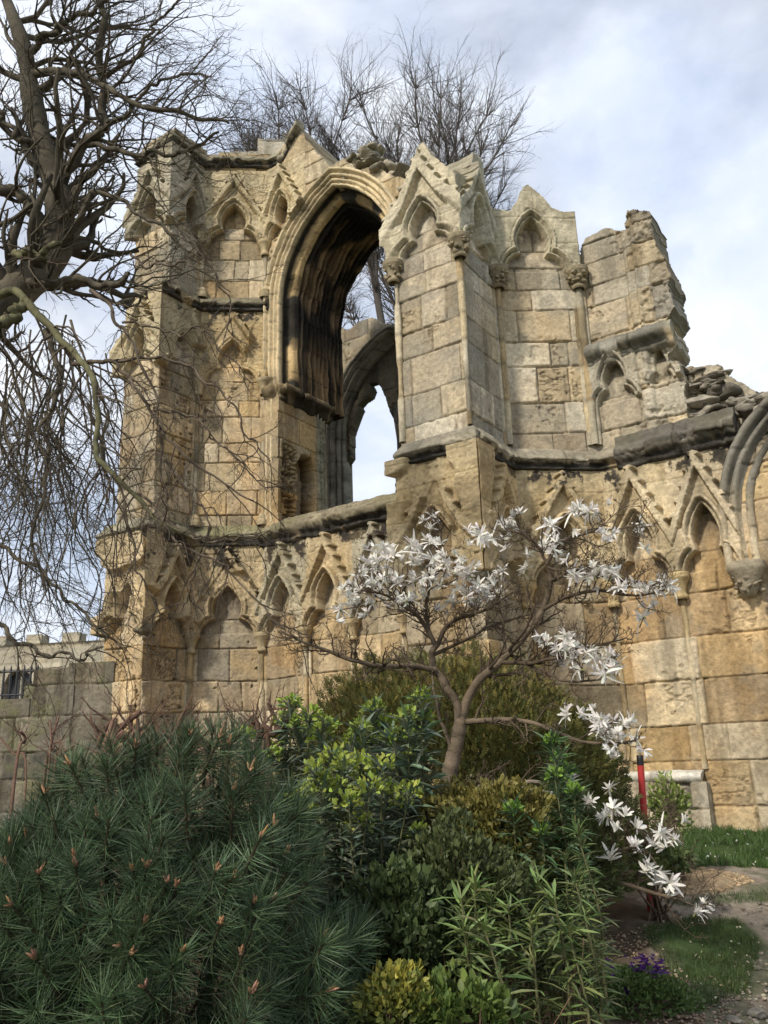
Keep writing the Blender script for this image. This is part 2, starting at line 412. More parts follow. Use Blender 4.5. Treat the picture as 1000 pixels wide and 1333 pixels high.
    for dy, dx, a, b in ((-1, 0, 0, 1), (1, 0, 2, 3), (0, 1, 1, 2), (0, -1, 3, 0)):
        bd = keepf & ~pad[1 + dy:pad.shape[0] - 1 + dy, 1 + dx:pad.shape[1] - 1 + dx]
        f = Fq[bd.ravel()]; rims.append(np.stack([f[:, b], f[:, a]], 1))
    rims = np.concatenate(rims)
    ids, inv = np.unique(rims, return_inverse=True); inv = inv.reshape(-1, 2)
    sB = S.ravel()[ids].copy()
    if mit[0]: sB = np.maximum(sB, min(thick, Lg * .45) * mit[0])
    if mit[1]: sB = np.minimum(sB, Lg - min(thick, Lg * .45) * mit[1])
    zB = Z.ravel()[ids] - .02
    nb = 6; ring = [np.asarray(V[ids])]
    for j in range(1, nb + 1):
        t = j / nb; jit = .05 * fbm(S.ravel()[ids] * 4 + j * 3.1, Z.ravel()[ids] * 4, 0, seed + 7, 3) * (j < nb)
        s_ = sh.ravel()[ids] * (1 - t) + sB * t
        ring.append(pos(s_ + jit * .6 * (0 < s_) * (s_ < Lg), h.ravel()[ids] * (1 - t) - thick * t, zB + jit))
    RV = np.concatenate(ring); n1_ = len(ids); rf = []
    for j in range(nb):
        rf.append(np.stack([inv[:, 0] + j * n1_, inv[:, 1] + j * n1_, inv[:, 1] + (j + 1) * n1_, inv[:, 0] + (j + 1) * n1_], 1))
    rf = np.concatenate(rf); rc = np.tile(CC[ids] * .8 + np.array((.05, .045, .035)), (nb + 1, 1))
    rc *= (1 + .25 * fbm(RV[:, 0] * 5, RV[:, 2] * 5, RV[:, 1] * 5, 77, 3))[:, None]
    for lb in np.unique(fl[fo]):
        f = Fq[fo & (fl == lb)]
        u, iv = np.unique(f, return_inverse=True); f = iv.reshape(-1, 4); v = V[u]; cl_ = CC[u]
        if lb == 0:
            f = np.concatenate([f, rf + len(v)]); v = np.concatenate([v, RV]); cl_ = np.concatenate([cl_, rc])
            root = mesh_obj('wall', v, f, M_STONE, abbey, cl_)
        else:
            parts[lb] = (v, f, cl_)
    for lb, (v, f, cl_) in parts.items():
        if len(f) > 60: mesh_obj('niche_arch' if lb % 2 else 'gable', v, f, M_STONE, root if root else abbey, cl_)
    return root

def sweep(bag, path, prof, colf, seed=0, chip=.012, strata=0.0):
    """Sweep a profile (out, up) along a plan path of (u, n, z) points, mitred at the corners, chipped by noise."""
    P = np.asarray(path, float); d = np.diff(P[:, :2], axis=0); d /= np.linalg.norm(d, axis=1)[:, None]
    nn = np.stack([-d[:, 1], d[:, 0]], 1)
    M = [nn[0]]
    for i in range(len(nn) - 1):
        m = nn[i] + nn[i + 1]; m /= np.linalg.norm(m); M.append(m / max(.35, m @ nn[i]))
    M.append(nn[-1]); M = np.array(M)
    pts, ms, run = [], [], []
    acc = 0
    for i in range(len(P) - 1):
        L = np.linalg.norm(P[i + 1] - P[i]); k = max(2, int(L / .03)); t = np.linspace(0, 1, k, endpoint=(i == len(P) - 2))[:, None]
        pts.append(P[i] * (1 - t) + P[i + 1] * t); ms.append(M[i] * (1 - t) + M[i + 1] * t); run.append(acc + t[:, 0] * L); acc += L
    pts, ms, run = np.concatenate(pts), np.concatenate(ms), np.concatenate(run)
    pr = np.asarray(prof, float); n, k = len(pts), len(pr)
    nzv = fbm(run[:, None] * 4 + seed, np.arange(k)[None, :] * .6, 0, seed, 4); nb = fbm(run[:, None] * 1.1 + seed, 0 * pr[None, :, 0], 0, seed + 5, 3)
    cut = sstep(.12, .5, nb) * .55 + .22 * sstep(.1, .5, fbm(run[:, None] * 7 + seed, 0 * pr[None, :, 0], 0, seed + 8, 3))
    jn = np.exp(-((np.mod(run + seed * .37, .93) - .46) / .012) ** 2)[:, None]
    fine = fbm(run[:, None] * 16 + seed, np.arange(k)[None, :] * 1.1, 0, seed + 2, 3)
    brk = sstep(.16, .24, fbm(run[:, None] * 3.1 + seed * 3, 0 * pr[None, :, 0], 0, seed + 31, 4)) * (.35 + .4 * np.abs(fine)); cut = np.maximum(cut * .6, brk * (pr[None, :, 0] > .09))
    blk = _hash(np.floor((run + seed * .37 + .47) / .93).astype(np.int64), np.int64(seed), np.int64(2), 9)[:, None]
    o = pr[None, :, 0] * (1 - cut * (pr[None, :, 0] > .03)) + (blk - .5) * .03 + chip * 1.6 * nzv + chip * .8 * fine - .02 * jn + strata * np.sin(np.arange(k) * 2.4 + 2 * nzv[:, :1])[None][0] * (pr[None, :, 0] > -.3); zz = pr[None, :, 1] + chip * nzv[:, ::-1]
    V = L2W(pts[:, None, 0] + ms[:, None, 0] * o, pts[:, None, 1] + ms[:, None, 1] * o, pts[:, None, 2] + zz)
    i = np.arange(n - 1)[:, None] * k; j = np.arange(k - 1)[None, :]
    F = np.stack([i + j, i + k + j, i + k + j + 1, i + j + 1], -1).reshape(-1, 4)
    c = colf(run[:, None] + 0 * zz, pr[None, :, 1] + 0 * zz, nzv + .7 * fine) * (1 - .5 * jn[..., None]) * (.7 + .6 * blk[..., None]) * (1 + .8 * (brk * (pr[None, :, 0] > .09))[..., None])
    bag.add(V.reshape(-1, 3), F, c.reshape(-1, 3))
    bag.add(V[0], np.arange(k)[None, :], c[0]); bag.add(V[-1], np.arange(k)[None, ::-1], c[-1])

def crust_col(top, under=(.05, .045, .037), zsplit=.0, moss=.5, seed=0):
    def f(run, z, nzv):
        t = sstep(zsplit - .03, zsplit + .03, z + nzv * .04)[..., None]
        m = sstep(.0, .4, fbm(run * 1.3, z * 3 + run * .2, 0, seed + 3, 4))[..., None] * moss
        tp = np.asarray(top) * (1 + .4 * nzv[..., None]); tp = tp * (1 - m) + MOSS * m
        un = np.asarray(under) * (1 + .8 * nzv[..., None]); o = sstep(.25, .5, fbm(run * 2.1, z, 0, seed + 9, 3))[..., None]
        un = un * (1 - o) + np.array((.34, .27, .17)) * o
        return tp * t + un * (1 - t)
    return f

STRING = [(-.05, .315), (.005, .30), (.05, .25), (.10, .195), (.15, .14), (.19, .095), (.197, .075), (.195, .05), (.172, .046), (.166, .025), (.12, .0), (.08, -.025), (.065, -.05), (.085, -.06), (.098, -.08), (.09, -.10), (.05, -.115), (.0, -.12), (-.05, -.12)]
def string_course(path, prof=STRING, top=(.21, .19, .145), moss=.45, seed=0, zsplit=.06, chip=.013, under=(.05, .045, .037)):
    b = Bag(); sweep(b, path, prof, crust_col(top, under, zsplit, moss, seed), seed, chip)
    return b.build('string_course', M_STONE, abbey)

def lathe(bag, u, n, prof, sides, col, seed, half=None, wob=.008, courses=False):
    pr = np.asarray(prof, float); th = np.arange(sides) * 2 * math.pi / sides
    Rr = pr[:, 0][:, None] * (1 + 0 * th[None, :]); Zz = pr[:, 1][:, None] + 0 * Rr
    nz = fbm(np.cos(th)[None, :] * 1.5 + seed, Zz * 6, np.sin(th)[None, :] * 1.5 + 0 * Zz, seed, 3)
    Rr = Rr + nz * wob * 2
    V = L2W(u + Rr * np.cos(th), n + Rr * np.sin(th), Zz)
    k = sides; i = np.arange(len(pr) - 1)[:, None] * k; j = np.arange(k)[None, :]; jn = (j + 1) % k
    F = np.stack([i + j, i + jn, i + k + jn, i + k + j], -1).reshape(-1, 4)
    c = np.asarray(col) * (1 + .5 * nz[..., None] + .25 * fbm(Zz * 2.2 + seed, Rr * 3, 0, seed + 2, 3)[..., None])
    if courses:                                              # each drum its own stone, streaked like the wall behind
        row = np.clip(np.searchsorted(COURSES, pr[:, 1]) - 1, 0, 60); v = _hash(row.astype(np.int64), np.int64(seed), np.int64(1), 5)
        dj = np.minimum(np.abs(pr[:, 1] - COURSES[row]), np.abs(COURSES[row + 1] - pr[:, 1]))
        st = sstep(.1, .5, fbm(pr[:, 1] * .9 + seed * 3, u * 3.0, 0, seed, 3)) * .45
        pal = np.where((v < .55)[:, None], WARM[(v * 12.7).astype(int) % 7], GREY[(v * 12.7).astype(int) % 7])[:, None, :]
        c = c * .45 + .55 * pal * (1 + .5 * nz[..., None])
        c = c * ((.78 + .4 * v) * (1 - .45 * np.exp(-(dj / .02) ** 2)) * (1 - st))[:, None, None]
    bag.add(V.reshape(-1, 3), F, np.clip(c, .02, .8).reshape(-1, 3))
    bag.add(V[-1], np.arange(k)[None, :], np.clip(c[-1], .02, .8))

def column(u, n, z0, z1, nv=(0, 1), triple=True, carved=False, tone=(.55, .46, .30), seed=0, capw=.72, base=True, r=.045):
    tone = np.asarray(tone) * np.array((.92, .88, .82))
    """An attached triple shaft with its moulded capital and base."""
    zs = np.arange(z0, z1 - .3, .06); t = np.array([nv[1], -nv[0]])
    sb = Bag()
    offs = [(-.065, .02), (0, .06), (.065, .02)] if triple else [(0, .04 if r > .046 else .024)]
    for q, (a, o) in enumerate(offs):
        uu, nn_ = u + t[0] * a + nv[0] * (o - .03), n + t[1] * a + nv[1] * (o - .03)
        rr = r * (1 - .12 * (q != 1))
        pr = [(rr * (1 + .05 * vnoise(z * 2.2, seed + q) - .35 * float(sstep(.45, .7, vnoise(z * 1.3 + 5 * q, seed * 3.1)))), z) for z in zs]
        lathe(sb, uu, nn_, pr, 10, tone * (1 - .0 * q), seed * 7 + q, wob=.003, courses=True)
    sh = sb.build('column', M_STONE, abbey)
    cb = Bag(); uu, nn_ = u + nv[0] * .06, n + nv[1] * .06; k = capw
    dark = np.asarray(tone) * (.62 if carved else .85)
    pr = [(.10, z1 - .36), (.125, z1 - .345), (.135, z1 - .32), (.12, z1 - .30), (.105, z1 - .28), (.11, z1 - .24), (.135, z1 - .17), (.175, z1 - .10), (.20, z1 - .075), (.215, z1 - .05),
          (.20, z1 - .035), (.215, z1 - .015), (.205, z1 + .004), (.0, z1 + .006)]
    lathe(cb, uu, nn_, [(a * k, b) for a, b in pr], 20, dark, seed + 40, wob=.006)
    if carved:
        rg = random.Random(seed)
        for q in range(26):                                   # curled leaves of the carved capital
            th = rg.uniform(0, 2 * math.pi); zz = z1 - rg.uniform(.09, .29); rr = .15 * k + (zz - z1 + .2) * .25
            rock(cb, L2W(uu + math.cos(th) * rr, nn_ + math.sin(th) * rr, zz), rg.uniform(.03, .055), seed * 31 + q, dark * rg.uniform(.7, 1.2), (1, 1, .9), sub=2)
    cb.build('capital', M_STONE, sh)
    if base:
        bb = Bag(); pr = [(.125, z0 - .02), (.135, z0 + .04), (.125, z0 + .09), (.11, z0 + .11), (.12, z0 + .13), (.10, z0 + .17), (.085, z0 + .2), (.07, z0 + .22)]
        lathe(bb, uu - nv[0] * .02, nn_ - nv[1] * .02, pr, 16, np.asarray(tone) * .9, seed + 70, wob=.012)
        bb.build('base', M_STONE, sh)
    return sh

_ICO = {}
def ico(sub):
    if sub not in _ICO:
        import bmesh
        bm = bmesh.new(); bmesh.ops.create_icosphere(bm, subdivisions=sub, radius=1)
        _ICO[sub] = (np.array([v.co[:] for v in bm.verts]), np.array([[v.index for v in f.verts] for f in bm.faces])); bm.free()
    return _ICO[sub]

def rock(bag, p, r, seed, col, sc=(1, 1, .7), sub=3, rough=.22):
    V, F = ico(sub); rg = np.random.RandomState(seed % 100000)
    A = np.linalg.qr(rg.randn(3, 3))[0]; off = rg.rand(3) * 40
    q = V + off
    d = 1 + rough * fbm(q[:, 0] * 1.2, q[:, 1] * 1.2, q[:, 2] * 1.2, 3, 4)
    W = V.copy()
    for _ in range(9):                                       # knock flats into it
        nrm = rg.randn(3); nrm /= np.linalg.norm(nrm); dd = W @ nrm; lim = rg.uniform(.42, .78); W = W - np.clip(dd - lim, 0, 9)[:, None] * nrm * .97
    W = W * d[:, None] * r * np.asarray(sc)
    a = rg.rand() * 6.28; ca, sa = math.cos(a), math.sin(a)
    W = W @ np.array([[ca, sa, 0], [-sa, ca, 0], [0, 0, 1]])
    tone = np.asarray(col) * (1 + .5 * fbm(q[:, 0] * 2, q[:, 1] * 2, q[:, 2] * 2, 9, 3))[:, None]
    bag.add(W + np.asarray(p), F, np.clip(tone, .02, .85))

# heights shared by the whole ruin
ZS1, ZS2, ZS3, ZCAP, ZTOP = 5.64, 10.72, 14.32, 3.83, 14.6
def nic(c, zc=ZCAP, **k):
    d = dict(c=c, zc=zc); d.update(k); return d
SOOT1 = ((ZS1 - .05, .62, .95),)
# ---- lower storey: the blind arcade under the first string course
G = dict
panel((-13.04, 1.95), (-11.93, 1.95), .1, ZS1, 101, .72, .3, 1.3, niches=[nic(.60, w=1.08, solid='r', gable=False, dmg=.10)], mit=(1, 1), stains=((ZS1 - .05, .35, .7),))
panel((-11.93, 1.95), (-11.93, .85), .1, ZS1, 102, .62, .2, 1.2, niches=[nic(.58, w=1.04, solid='l', dmg=.05)], mit=(1, 0), stains=SOOT1)
panel((-11.93, .85), (-10.87, 0), .1, ZS1, 103, .66, .2, 1.2, niches=[nic(.68, w=1.34, dmg=.10)], stains=((ZS1 - .05, .95, 1.0),))
panel((-10.87, 0), (-6.33, 0), .1, ZS1, 104, .66, .22, 1.1, niches=[nic(.54, tone=(.46, .42, .30)), nic(1.62), nic(2.70, tone=(.45, .42, .31)), nic(3.78, dmg=.05)], stains=((ZS1 - .05, .75, 1.0),))
panel((-6.30, 2.1), (-5.03, 2.1), .1, ZS1, 105, .82, .2, 1.0, grime=.7, niches=[nic(.61, w=1.12, A=.16, solid='b', tone=(.62, .49, .28), dmg=.06)], mit=(1, 1), stains=((ZS1 - .05, .3, .8),))
panel((-5.03, 2.1), (-5.03, .9), .1, ZS1, 106, .85, .25, 1.0, niches=[nic(.62, w=1.12, A=.16, solid='l', tone=(.58, .44, .24))], mit=(1, 0), stains=((ZS1 - .05, .4, .7),))
panel((-5.03, .9), (-4.05, 0), .1, ZS1, 107, .76, .18, 1.0, niches=[nic(.665, w=1.30, tone=(.60, .48, .28))], stains=((ZS1 - .05, .5, 1.0),))
def right_core(S, Z, h, c, f1, f2, f3):                          # torn masonry beyond the last respond
    m = sstep(2.0, 2.12, S + .06 * f2 + .03 * f3) * sstep(3.9, 3.6, Z)
    h = h - m * (.14 + .16 * np.abs(f1 + f2)); g = np.array((.24, .22, .18)) * (1 + f2 + f3)[..., None]
    k = (m * sstep(-.2, .2, f2 + .2 * f1))[..., None]
    return h, c * (1 - k) + np.clip(g, .03, .5) * k
panel((-4.05, 0), (1.9, 0), .1, ZS1, 108, .72, .15, .8, grime=.6, niches=[nic(.49, w=.96, tone=(.63, .52, .33)), nic(1.41, w=.88, tone=(.63, .53, .36))], stains=((ZS1 - .05, .55, 1.0),), extra=right_core)
panel((-6.29, 0), (-6.29, 2.09), .1, ZS1, 109, .6, .2, step=.04, mit=(0, 1))
panel((-6.27, 0), (-6.27, 2.02), ZS1, 10.0, 112, .6, .2, step=.04, mit=(0, 1))
for (n_, za, zb, sd) in ((1.94, .1, ZS1, 110), (1.84, ZS1, ZS2, 111), (1.74, ZS2, ZTOP, 113)): panel((-13.03, -1.5), (-13.03, n_), za, zb, sd, .6, .2, step=.05, mit=(0, 1))

C1 = (.60, .49, .30)
column(-10.87, .0, .5, ZCAP, (.35, .94), tone=(.50, .43, .28), seed=1, r=.06)
column(-11.93, .85, .5, ZCAP, (.95, .3), tone=(.47, .40, .26), seed=2, r=.06)
for k_, u_ in enumerate((-9.79, -8.71, -7.63)): column(u_, 0, .5, ZCAP, tone=C1, seed=3 + k_, base=False, r=.04)
column(-3.08, 0, 1.25, ZCAP, tone=(.60, .48, .27), seed=8, capw=.72, r=.045, triple=False, base=False)
column(-4.05, 0, .6, ZCAP, (.35, .94), tone=(.60, .48, .27), seed=9, r=.045, triple=False, base=False)
column(-5.03, .9, .6, ZCAP, (.92, .38), tone=(.58, .45, .24), seed=10, r=.045, triple=False, base=False)
# the corner blocks end in broken corbels, and the last respond in a carved one
for (u_, n_, sd) in ((-5.03, 2.1, 3), (-11.93, 1.95, 7)):
    b = Bag()
    for q in range(4): rock(b, L2W(u_ - .03 + .05 * math.cos(q * 2.), n_ - .03 + .05 * math.sin(q * 2.), ZCAP + .03 - .06 * q), .15 - .022 * q, sd * 9 + q, (.22, .19, .13), (1, 1, .8))
    b.build('corbel', M_STONE, abbey)
b = Bag(); pr_ = [(.02, 3.38), (.07, 3.40), (.11, 3.46), (.13, 3.54), (.19, 3.66), (.235, 3.73), (.25, 3.77), (.235, 3.80), (.25, 3.835), (.0, 3.84)]
lathe(b, -2.19, .1, pr_, 18, (.36, .31, .22), 77)
for q in range(20):
    th = q * 1.9; rock(b, L2W(-2.19 + math.cos(th) * .15, .1 + math.sin(th) * .15, 3.46 + .011 * q), .05, q, (.27, .23, .16), sub=2)
b.build('corbel', M_STONE, abbey)
# grey bench block at the foot of the wall
panel((-4.35, .16), (-3.12, .16), .1, 1.10, 114, .25, .3, 1.0, thick=.2).name = 'bench'
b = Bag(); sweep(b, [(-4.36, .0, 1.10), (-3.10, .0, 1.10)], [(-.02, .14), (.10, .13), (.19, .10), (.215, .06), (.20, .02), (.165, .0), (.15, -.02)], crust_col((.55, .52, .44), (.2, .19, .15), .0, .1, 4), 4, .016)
b.build('ledge', M_STONE, abbey)

# ---- string courses
string_course([(-13.04, .8, ZS1), (-13.04, 1.95, ZS1), (-11.93, 1.95, ZS1), (-11.93, .85, ZS1), (-10.87, 0, ZS1)], seed=11, moss=.8, top=(.26, .235, .165), zsplit=.03)
SILL = [(-1.75, .66), (-1.1, .62), (-.7, .545), (-.55, .52), (-.45, .47), (-.3, .43), (-.12, .385), (-.06, .345), (.0, .325), (.05, .31), (.075, .27), (.13, .25), (.185, .23), (.22, .20), (.235, .165), (.27, .14), (.28, .10), (.265, .06), (.235, .035), (.22, .0),
        (.14, -.03), (.12, -.07), (.15, -.10), (.12, -.14), (.03, -.17), (-.05, -.18)]
string_course([(-10.87, 0, ZS1), (-6.33, 0, ZS1)], SILL, (.25, .215, .145), .5, 12, .03, .030)
string_course([(-6.19, 0.3, ZS1), (-6.19, 2.1, ZS1), (-5.03, 2.1, ZS1), (-5.03, .9, ZS1), (-4.05, 0, ZS1), (-3.75, 0, ZS1)], seed=13, top=(.34, .30, .22), moss=.10, zsplit=.02, chip=.008, prof=[(a * .82, b_ * .85) for a, b_ in STRING])
BIG = [(-.05, .40), (.0, .38), (.03, .36), (.045, .28), (.06, .235), (.12, .205), (.20, .165), (.255, .125), (.262, .10), (.255, .06), (.225, .052), (.215, .02), (.16, -.02), (.11, -.05), (.095, -.08), (.115, -.10), (.12, -.125), (.07, -.15), (.0, -.165), (-.05, -.17)]
string_course([(-3.75, 0, ZS1), (-2.05, 0, ZS1 + .04)], BIG, (.115, .105, .085), .12, 14, .0, .020)
string_course([(-13.04, .6, ZS2), (-13.04, 1.85, ZS2), (-11.95, 1.85, ZS2), (-11.95, .85, ZS2), (-10.87, 0, ZS2), (-10.72, 0, ZS2)], [(a * .85, b_ * .8) for a, b_ in STRING], seed=15, top=(.16, .14, .095), moss=.3, zsplit=.05)
string_course([(-13.04, .5, ZS3), (-13.04, 1.75, ZS3), (-11.95, 1.75, ZS3), (-11.95, .85, ZS3), (-10.87, 0, ZS3 - .02), (-10.45, 0, ZS3 - .1)], [(a * .85, b_ * .8) for a, b_ in STRING], seed=16, top=(.24, .21, .15), moss=.3, zsplit=.03, chip=.016)
string_course([(-4.0, 0.0, 7.38), (-2.70, .0, 7.42)], [(-.05, .2), (.05, .22), (.18, .15), (.26, .06), (.27, -.01), (.2, -.06), (.1, -.1), (.12, -.15), (.0, -.2), (-.05, -.2)], (.17, .16, .13), .2, 17, .0, .03, (.15, .14, .11))

# ---- left turret, second storey
Z2C = 9.05
panel((-13.04, 1.85), (-11.95, 1.85), ZS1 + .2, ZS2, 121, .62, .2, 1.1, niches=[nic(.55, Z2C, w=1.06, solid='r', tone=(.50, .42, .26))], mit=(1, 1), stains=((ZS2 - .05, .25, .6),))
panel((-11.95, 1.85), (-11.95, .85), ZS1 + .2, ZS2, 122, .5, .25, 1.3, niches=[nic(.56, Z2C, w=.96, dmg=.25, tone=(.44, .37, .23))], mit=(1, 0), stains=((ZS2 - .05, .4, .8),))
panel((-11.95, .85), (-10.87, 0), ZS1 + .2, ZS2, 123, .85, .22, 1.2, niches=[nic(.68, Z2C, w=1.34, dmg=.28, tone=(.56, .43, .23))], stains=((ZS2 - .05, .5, .95),))
for (u_, n_, nv_, sd) in ((-11.95, .85, (.95, .3), 21), (-10.87, 0, (.35, .94), 22)):
    column(u_, n_, 5.95, Z2C, nv_, tone=(.52, .44, .29), seed=sd, r=.05)
# third storey
Z3C = 12.3
panel((-13.04, 1.75), (-11.95, 1.75), ZS2 + .1, ZTOP + .1, 131, .35, .2, 1.1, niches=[nic(.56, Z3C, w=1.06, solid='r', tone=(.42, .38, .28))], mit=(1, 1), stains=((ZS3 - .05, .3, .7),))
panel((-11.95, 1.75), (-11.95, .85), ZS2 + .1, ZTOP + .1, 132, .3, .2, 1.2, niches=[nic(.50, Z3C, w=.88, solid='l', tone=(.40, .36, .27))], mit=(1, 0), stains=((ZS3 - .05, .4, .8),))
panel((-11.95, .85), (-10.87, 0), ZS2 + .1, ZTOP, 133, .82, .12, .8, niches=[nic(.68, Z3C, w=1.34, tone=(.58, .49, .31))], stains=((ZS3 - .05, .35, .9),))
column(-11.95, .85, 10.95, Z3C, (.95, .3), tone=(.50, .43, .29), seed=31, r=.05, carved=True)
column(-10.87, 0, 10.95, Z3C, (.35, .94), tone=(.58, .49, .31), seed=32, r=.05)
# loose ashlar that survives above the cornice
panel((-12.3, 1.0), (-10.0, -.80), 14.2, 15.7, 134, .12, .1, .7, poly=[(.66, 14.1), (.66, 14.74), (1.52, 14.74), (1.52, 15.1), (2.08, 15.1), (2.08, 15.26), (2.46, 15.45), (2.68, 15.1), (2.7, 14.1)], thick=.6, rag=.012)

# ---- great arch
ACX, AA, AZS, AR, AZ0 = -9.05, 1.71, 10.70, 2.7, 8.72
def arch_curve(cx, a, zs, R, zb, r, n=90):
    Ri = R - r; ap = math.sqrt(max(Ri * Ri - (R - a) ** 2, 1e-4)); th = np.linspace(0, math.atan2(ap, R - a), n)
    x = cx - a + R - Ri * np.cos(th); z = zs + Ri * np.sin(th)
    zl = np.linspace(zb, zs, 48, endpoint=False)
    L = np.concatenate([np.stack([np.full(48, cx - a + r), zl], 1), np.stack([x, z], 1)])
    return np.concatenate([L, np.stack([2 * cx - L[::-1, 0], L[::-1, 1]], 1)])
def arch_sweep(prof, cx, a, zs, R, zb, n0, colf, seed, chip=.014, name='arch_moulding', parent=None):
    pr = np.asarray(prof, float); cs = np.stack([arch_curve(cx, a, zs, R, zb, r) for _, r in pr], 1)     # path x prof x 2
    m, k = cs.shape[:2]; ii = np.arange(m)[:, None] + 0 * pr[None, :, 0]
    cz = cs[..., 1]; nz_ = fbm(cs[..., 0] * 3 + seed, cz * 3, pr[None, :, 0] * 5 + 0 * cz, seed, 4)
    vs = np.floor(cz * 2.3 + (cs[..., 0] > cx) * 50 + cs[..., 0] * 1.2); vj = _hash(vs.astype(np.int64), np.floor(pr[:, 1] * 4).astype(np.int64)[None, :] + 0 * vs.astype(np.int64), np.int64(3), seed)
    sx = np.sign(cs[..., 0] - cx)
    al = np.concatenate([np.zeros((1, k)), np.cumsum(np.linalg.norm(np.diff(cs, axis=0), axis=2), axis=0)]); fr = np.mod(al * 1.55 + np.floor(pr[:, 1] * 6)[None, :] * .37, 1.0); jt = np.exp(-((fr - .5) / .035) ** 2)
    chip = chip * np.where(pr[None, :, 0] < -.45, 2.4, 1.0)
    V = L2W(cs[..., 0] + sx * nz_ * chip + 0, n0 + pr[None, :, 0] + nz_ * chip + (vj - .5) * .02 - .012 * jt, cz + nz_ * chip)
    i = np.arange(m - 1)[:, None] * k; j = np.arange(k - 1)[None, :]
    F = np.stack([i + j, i + j + 1, i + k + j + 1, i + k + j], -1).reshape(-1, 4)
    b = Bag(); b.add(V.reshape(-1, 3), F, np.clip(colf(cs[..., 0], cz, pr[None, :, 0] + 0 * cz, pr[None, :, 1] + 0 * cz, nz_, vj) * (1 - .55 * jt[..., None]), .012, .8).reshape(-1, 3))
    return b.build(name, M_STONE, parent or abbey, smooth=False)
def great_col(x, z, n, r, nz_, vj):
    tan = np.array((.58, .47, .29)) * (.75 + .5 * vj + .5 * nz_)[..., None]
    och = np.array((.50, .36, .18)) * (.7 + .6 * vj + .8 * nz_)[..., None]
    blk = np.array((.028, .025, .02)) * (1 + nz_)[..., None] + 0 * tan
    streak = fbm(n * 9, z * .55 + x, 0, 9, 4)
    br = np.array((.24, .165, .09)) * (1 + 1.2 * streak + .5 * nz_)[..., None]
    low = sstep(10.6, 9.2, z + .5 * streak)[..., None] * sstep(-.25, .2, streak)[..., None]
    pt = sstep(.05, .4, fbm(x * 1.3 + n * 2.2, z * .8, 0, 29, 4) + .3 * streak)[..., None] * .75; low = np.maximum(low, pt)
    soff = blk * (1 - low) + br * low  # soot black, with the shade under the arch also put into the colour
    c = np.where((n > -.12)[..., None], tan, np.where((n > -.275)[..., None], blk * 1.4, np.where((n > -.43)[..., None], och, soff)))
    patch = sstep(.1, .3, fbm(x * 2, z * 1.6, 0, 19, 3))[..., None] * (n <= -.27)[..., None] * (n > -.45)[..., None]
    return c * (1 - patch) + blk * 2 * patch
GP = [(-.05, -.13), (.02, -.12), (.08, -.11), (.10, -.085), (.085, -.055), (.03, -.04), (.0, -.02), (.03, .0), (.055, .025), (.05, .05), (.015, .065), (-.03, .07), (-.035, .09), (.0, .10), (.015, .125), (.0, .15), (-.05, .16), (-.055, .18), (-.03, .19), (-.02, .215),
      (-.04, .235), (-.10, .24), (-.18, .225), (-.26, .23), (-.30, .27), (-.29, .33), (-.31, .38), (-.36, .405), (-.42, .41)]
for q in range(11):
    nb_ = -.44 - q * .136; GP += [(nb_, .42), (nb_ - .025, .385), (nb_ - .045, .375), (nb_ - .065, .41), (nb_ - .085, .455), (nb_ - .105, .465), (nb_ - .125, .45)]
GP += [(-1.95, .43), (-1.97, .3), (-1.97, -.2)]
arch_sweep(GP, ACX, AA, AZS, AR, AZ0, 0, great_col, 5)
hole = [(u_ + 10.87, z_) for u_, z_ in arch_curve(ACX, AA, AZS, AR, 5.7, -.02, 30)]
panel((-10.87, 0), (-6.33, 0), ZS1 + .1, 15.3, 141, .62, .2, 1.1, holes=[hole], niches=[nic(.53, Z3C, w=1.06, kx=.9, tone=(.60, .50, .31))], thick=1.9, rag=.05,
      poly=[(-1, 5), (5.5, 5), (5.5, 11.0), (4.54, 11.7), (3.75, 12.15), (3.2, 12.5), (3.05, 12.85), (2.5, 13.0), (2.1, 13.42), (1.80, 13.40), (1.48, 13.85), (1.12, 14.5), (.92, 14.9), (.6, 14.6), (.05, 14.45), (-1, 14.3)])
b = Bag(); rg = random.Random(8)
for q in range(120):                                        # rubble heart of the wall showing along the broken top
    t = rg.random(); u_ = -8.85 + t * 2.3; zt = np.interp(u_, [-8.9, -8.4, -7.8, -7.3, -6.3], [13.42, 13.55, 13.0, 12.5, 11.9])
    if rg.random() < .22: u_, zt = rg.uniform(-8.55, -8.05), rg.uniform(13.2, 13.62)
    rock(b, L2W(u_, rg.uniform(-.75, .02), zt - rg.random() ** 1.6 * .5), rg.uniform(.09, .22), q, np.array((.28, .25, .185)) * rg.uniform(.6, 1.5), (1.2, 1, .6), sub=3, rough=.5)
b.build('rubble_core', M_STONE, abbey)
# raking stone left over the broken gable beside the arch
string_course([(-10.50, .0, 14.02), (-10.15, .0, 14.50), (-9.86, .0, 14.80)], [(-.1, .16), (.1, .15), (.16, .08), (.17, 0), (.12, -.03), (.05, -.05), (-.1, -.06)], (.36, .31, .22), .15, 18, -.02, .015)
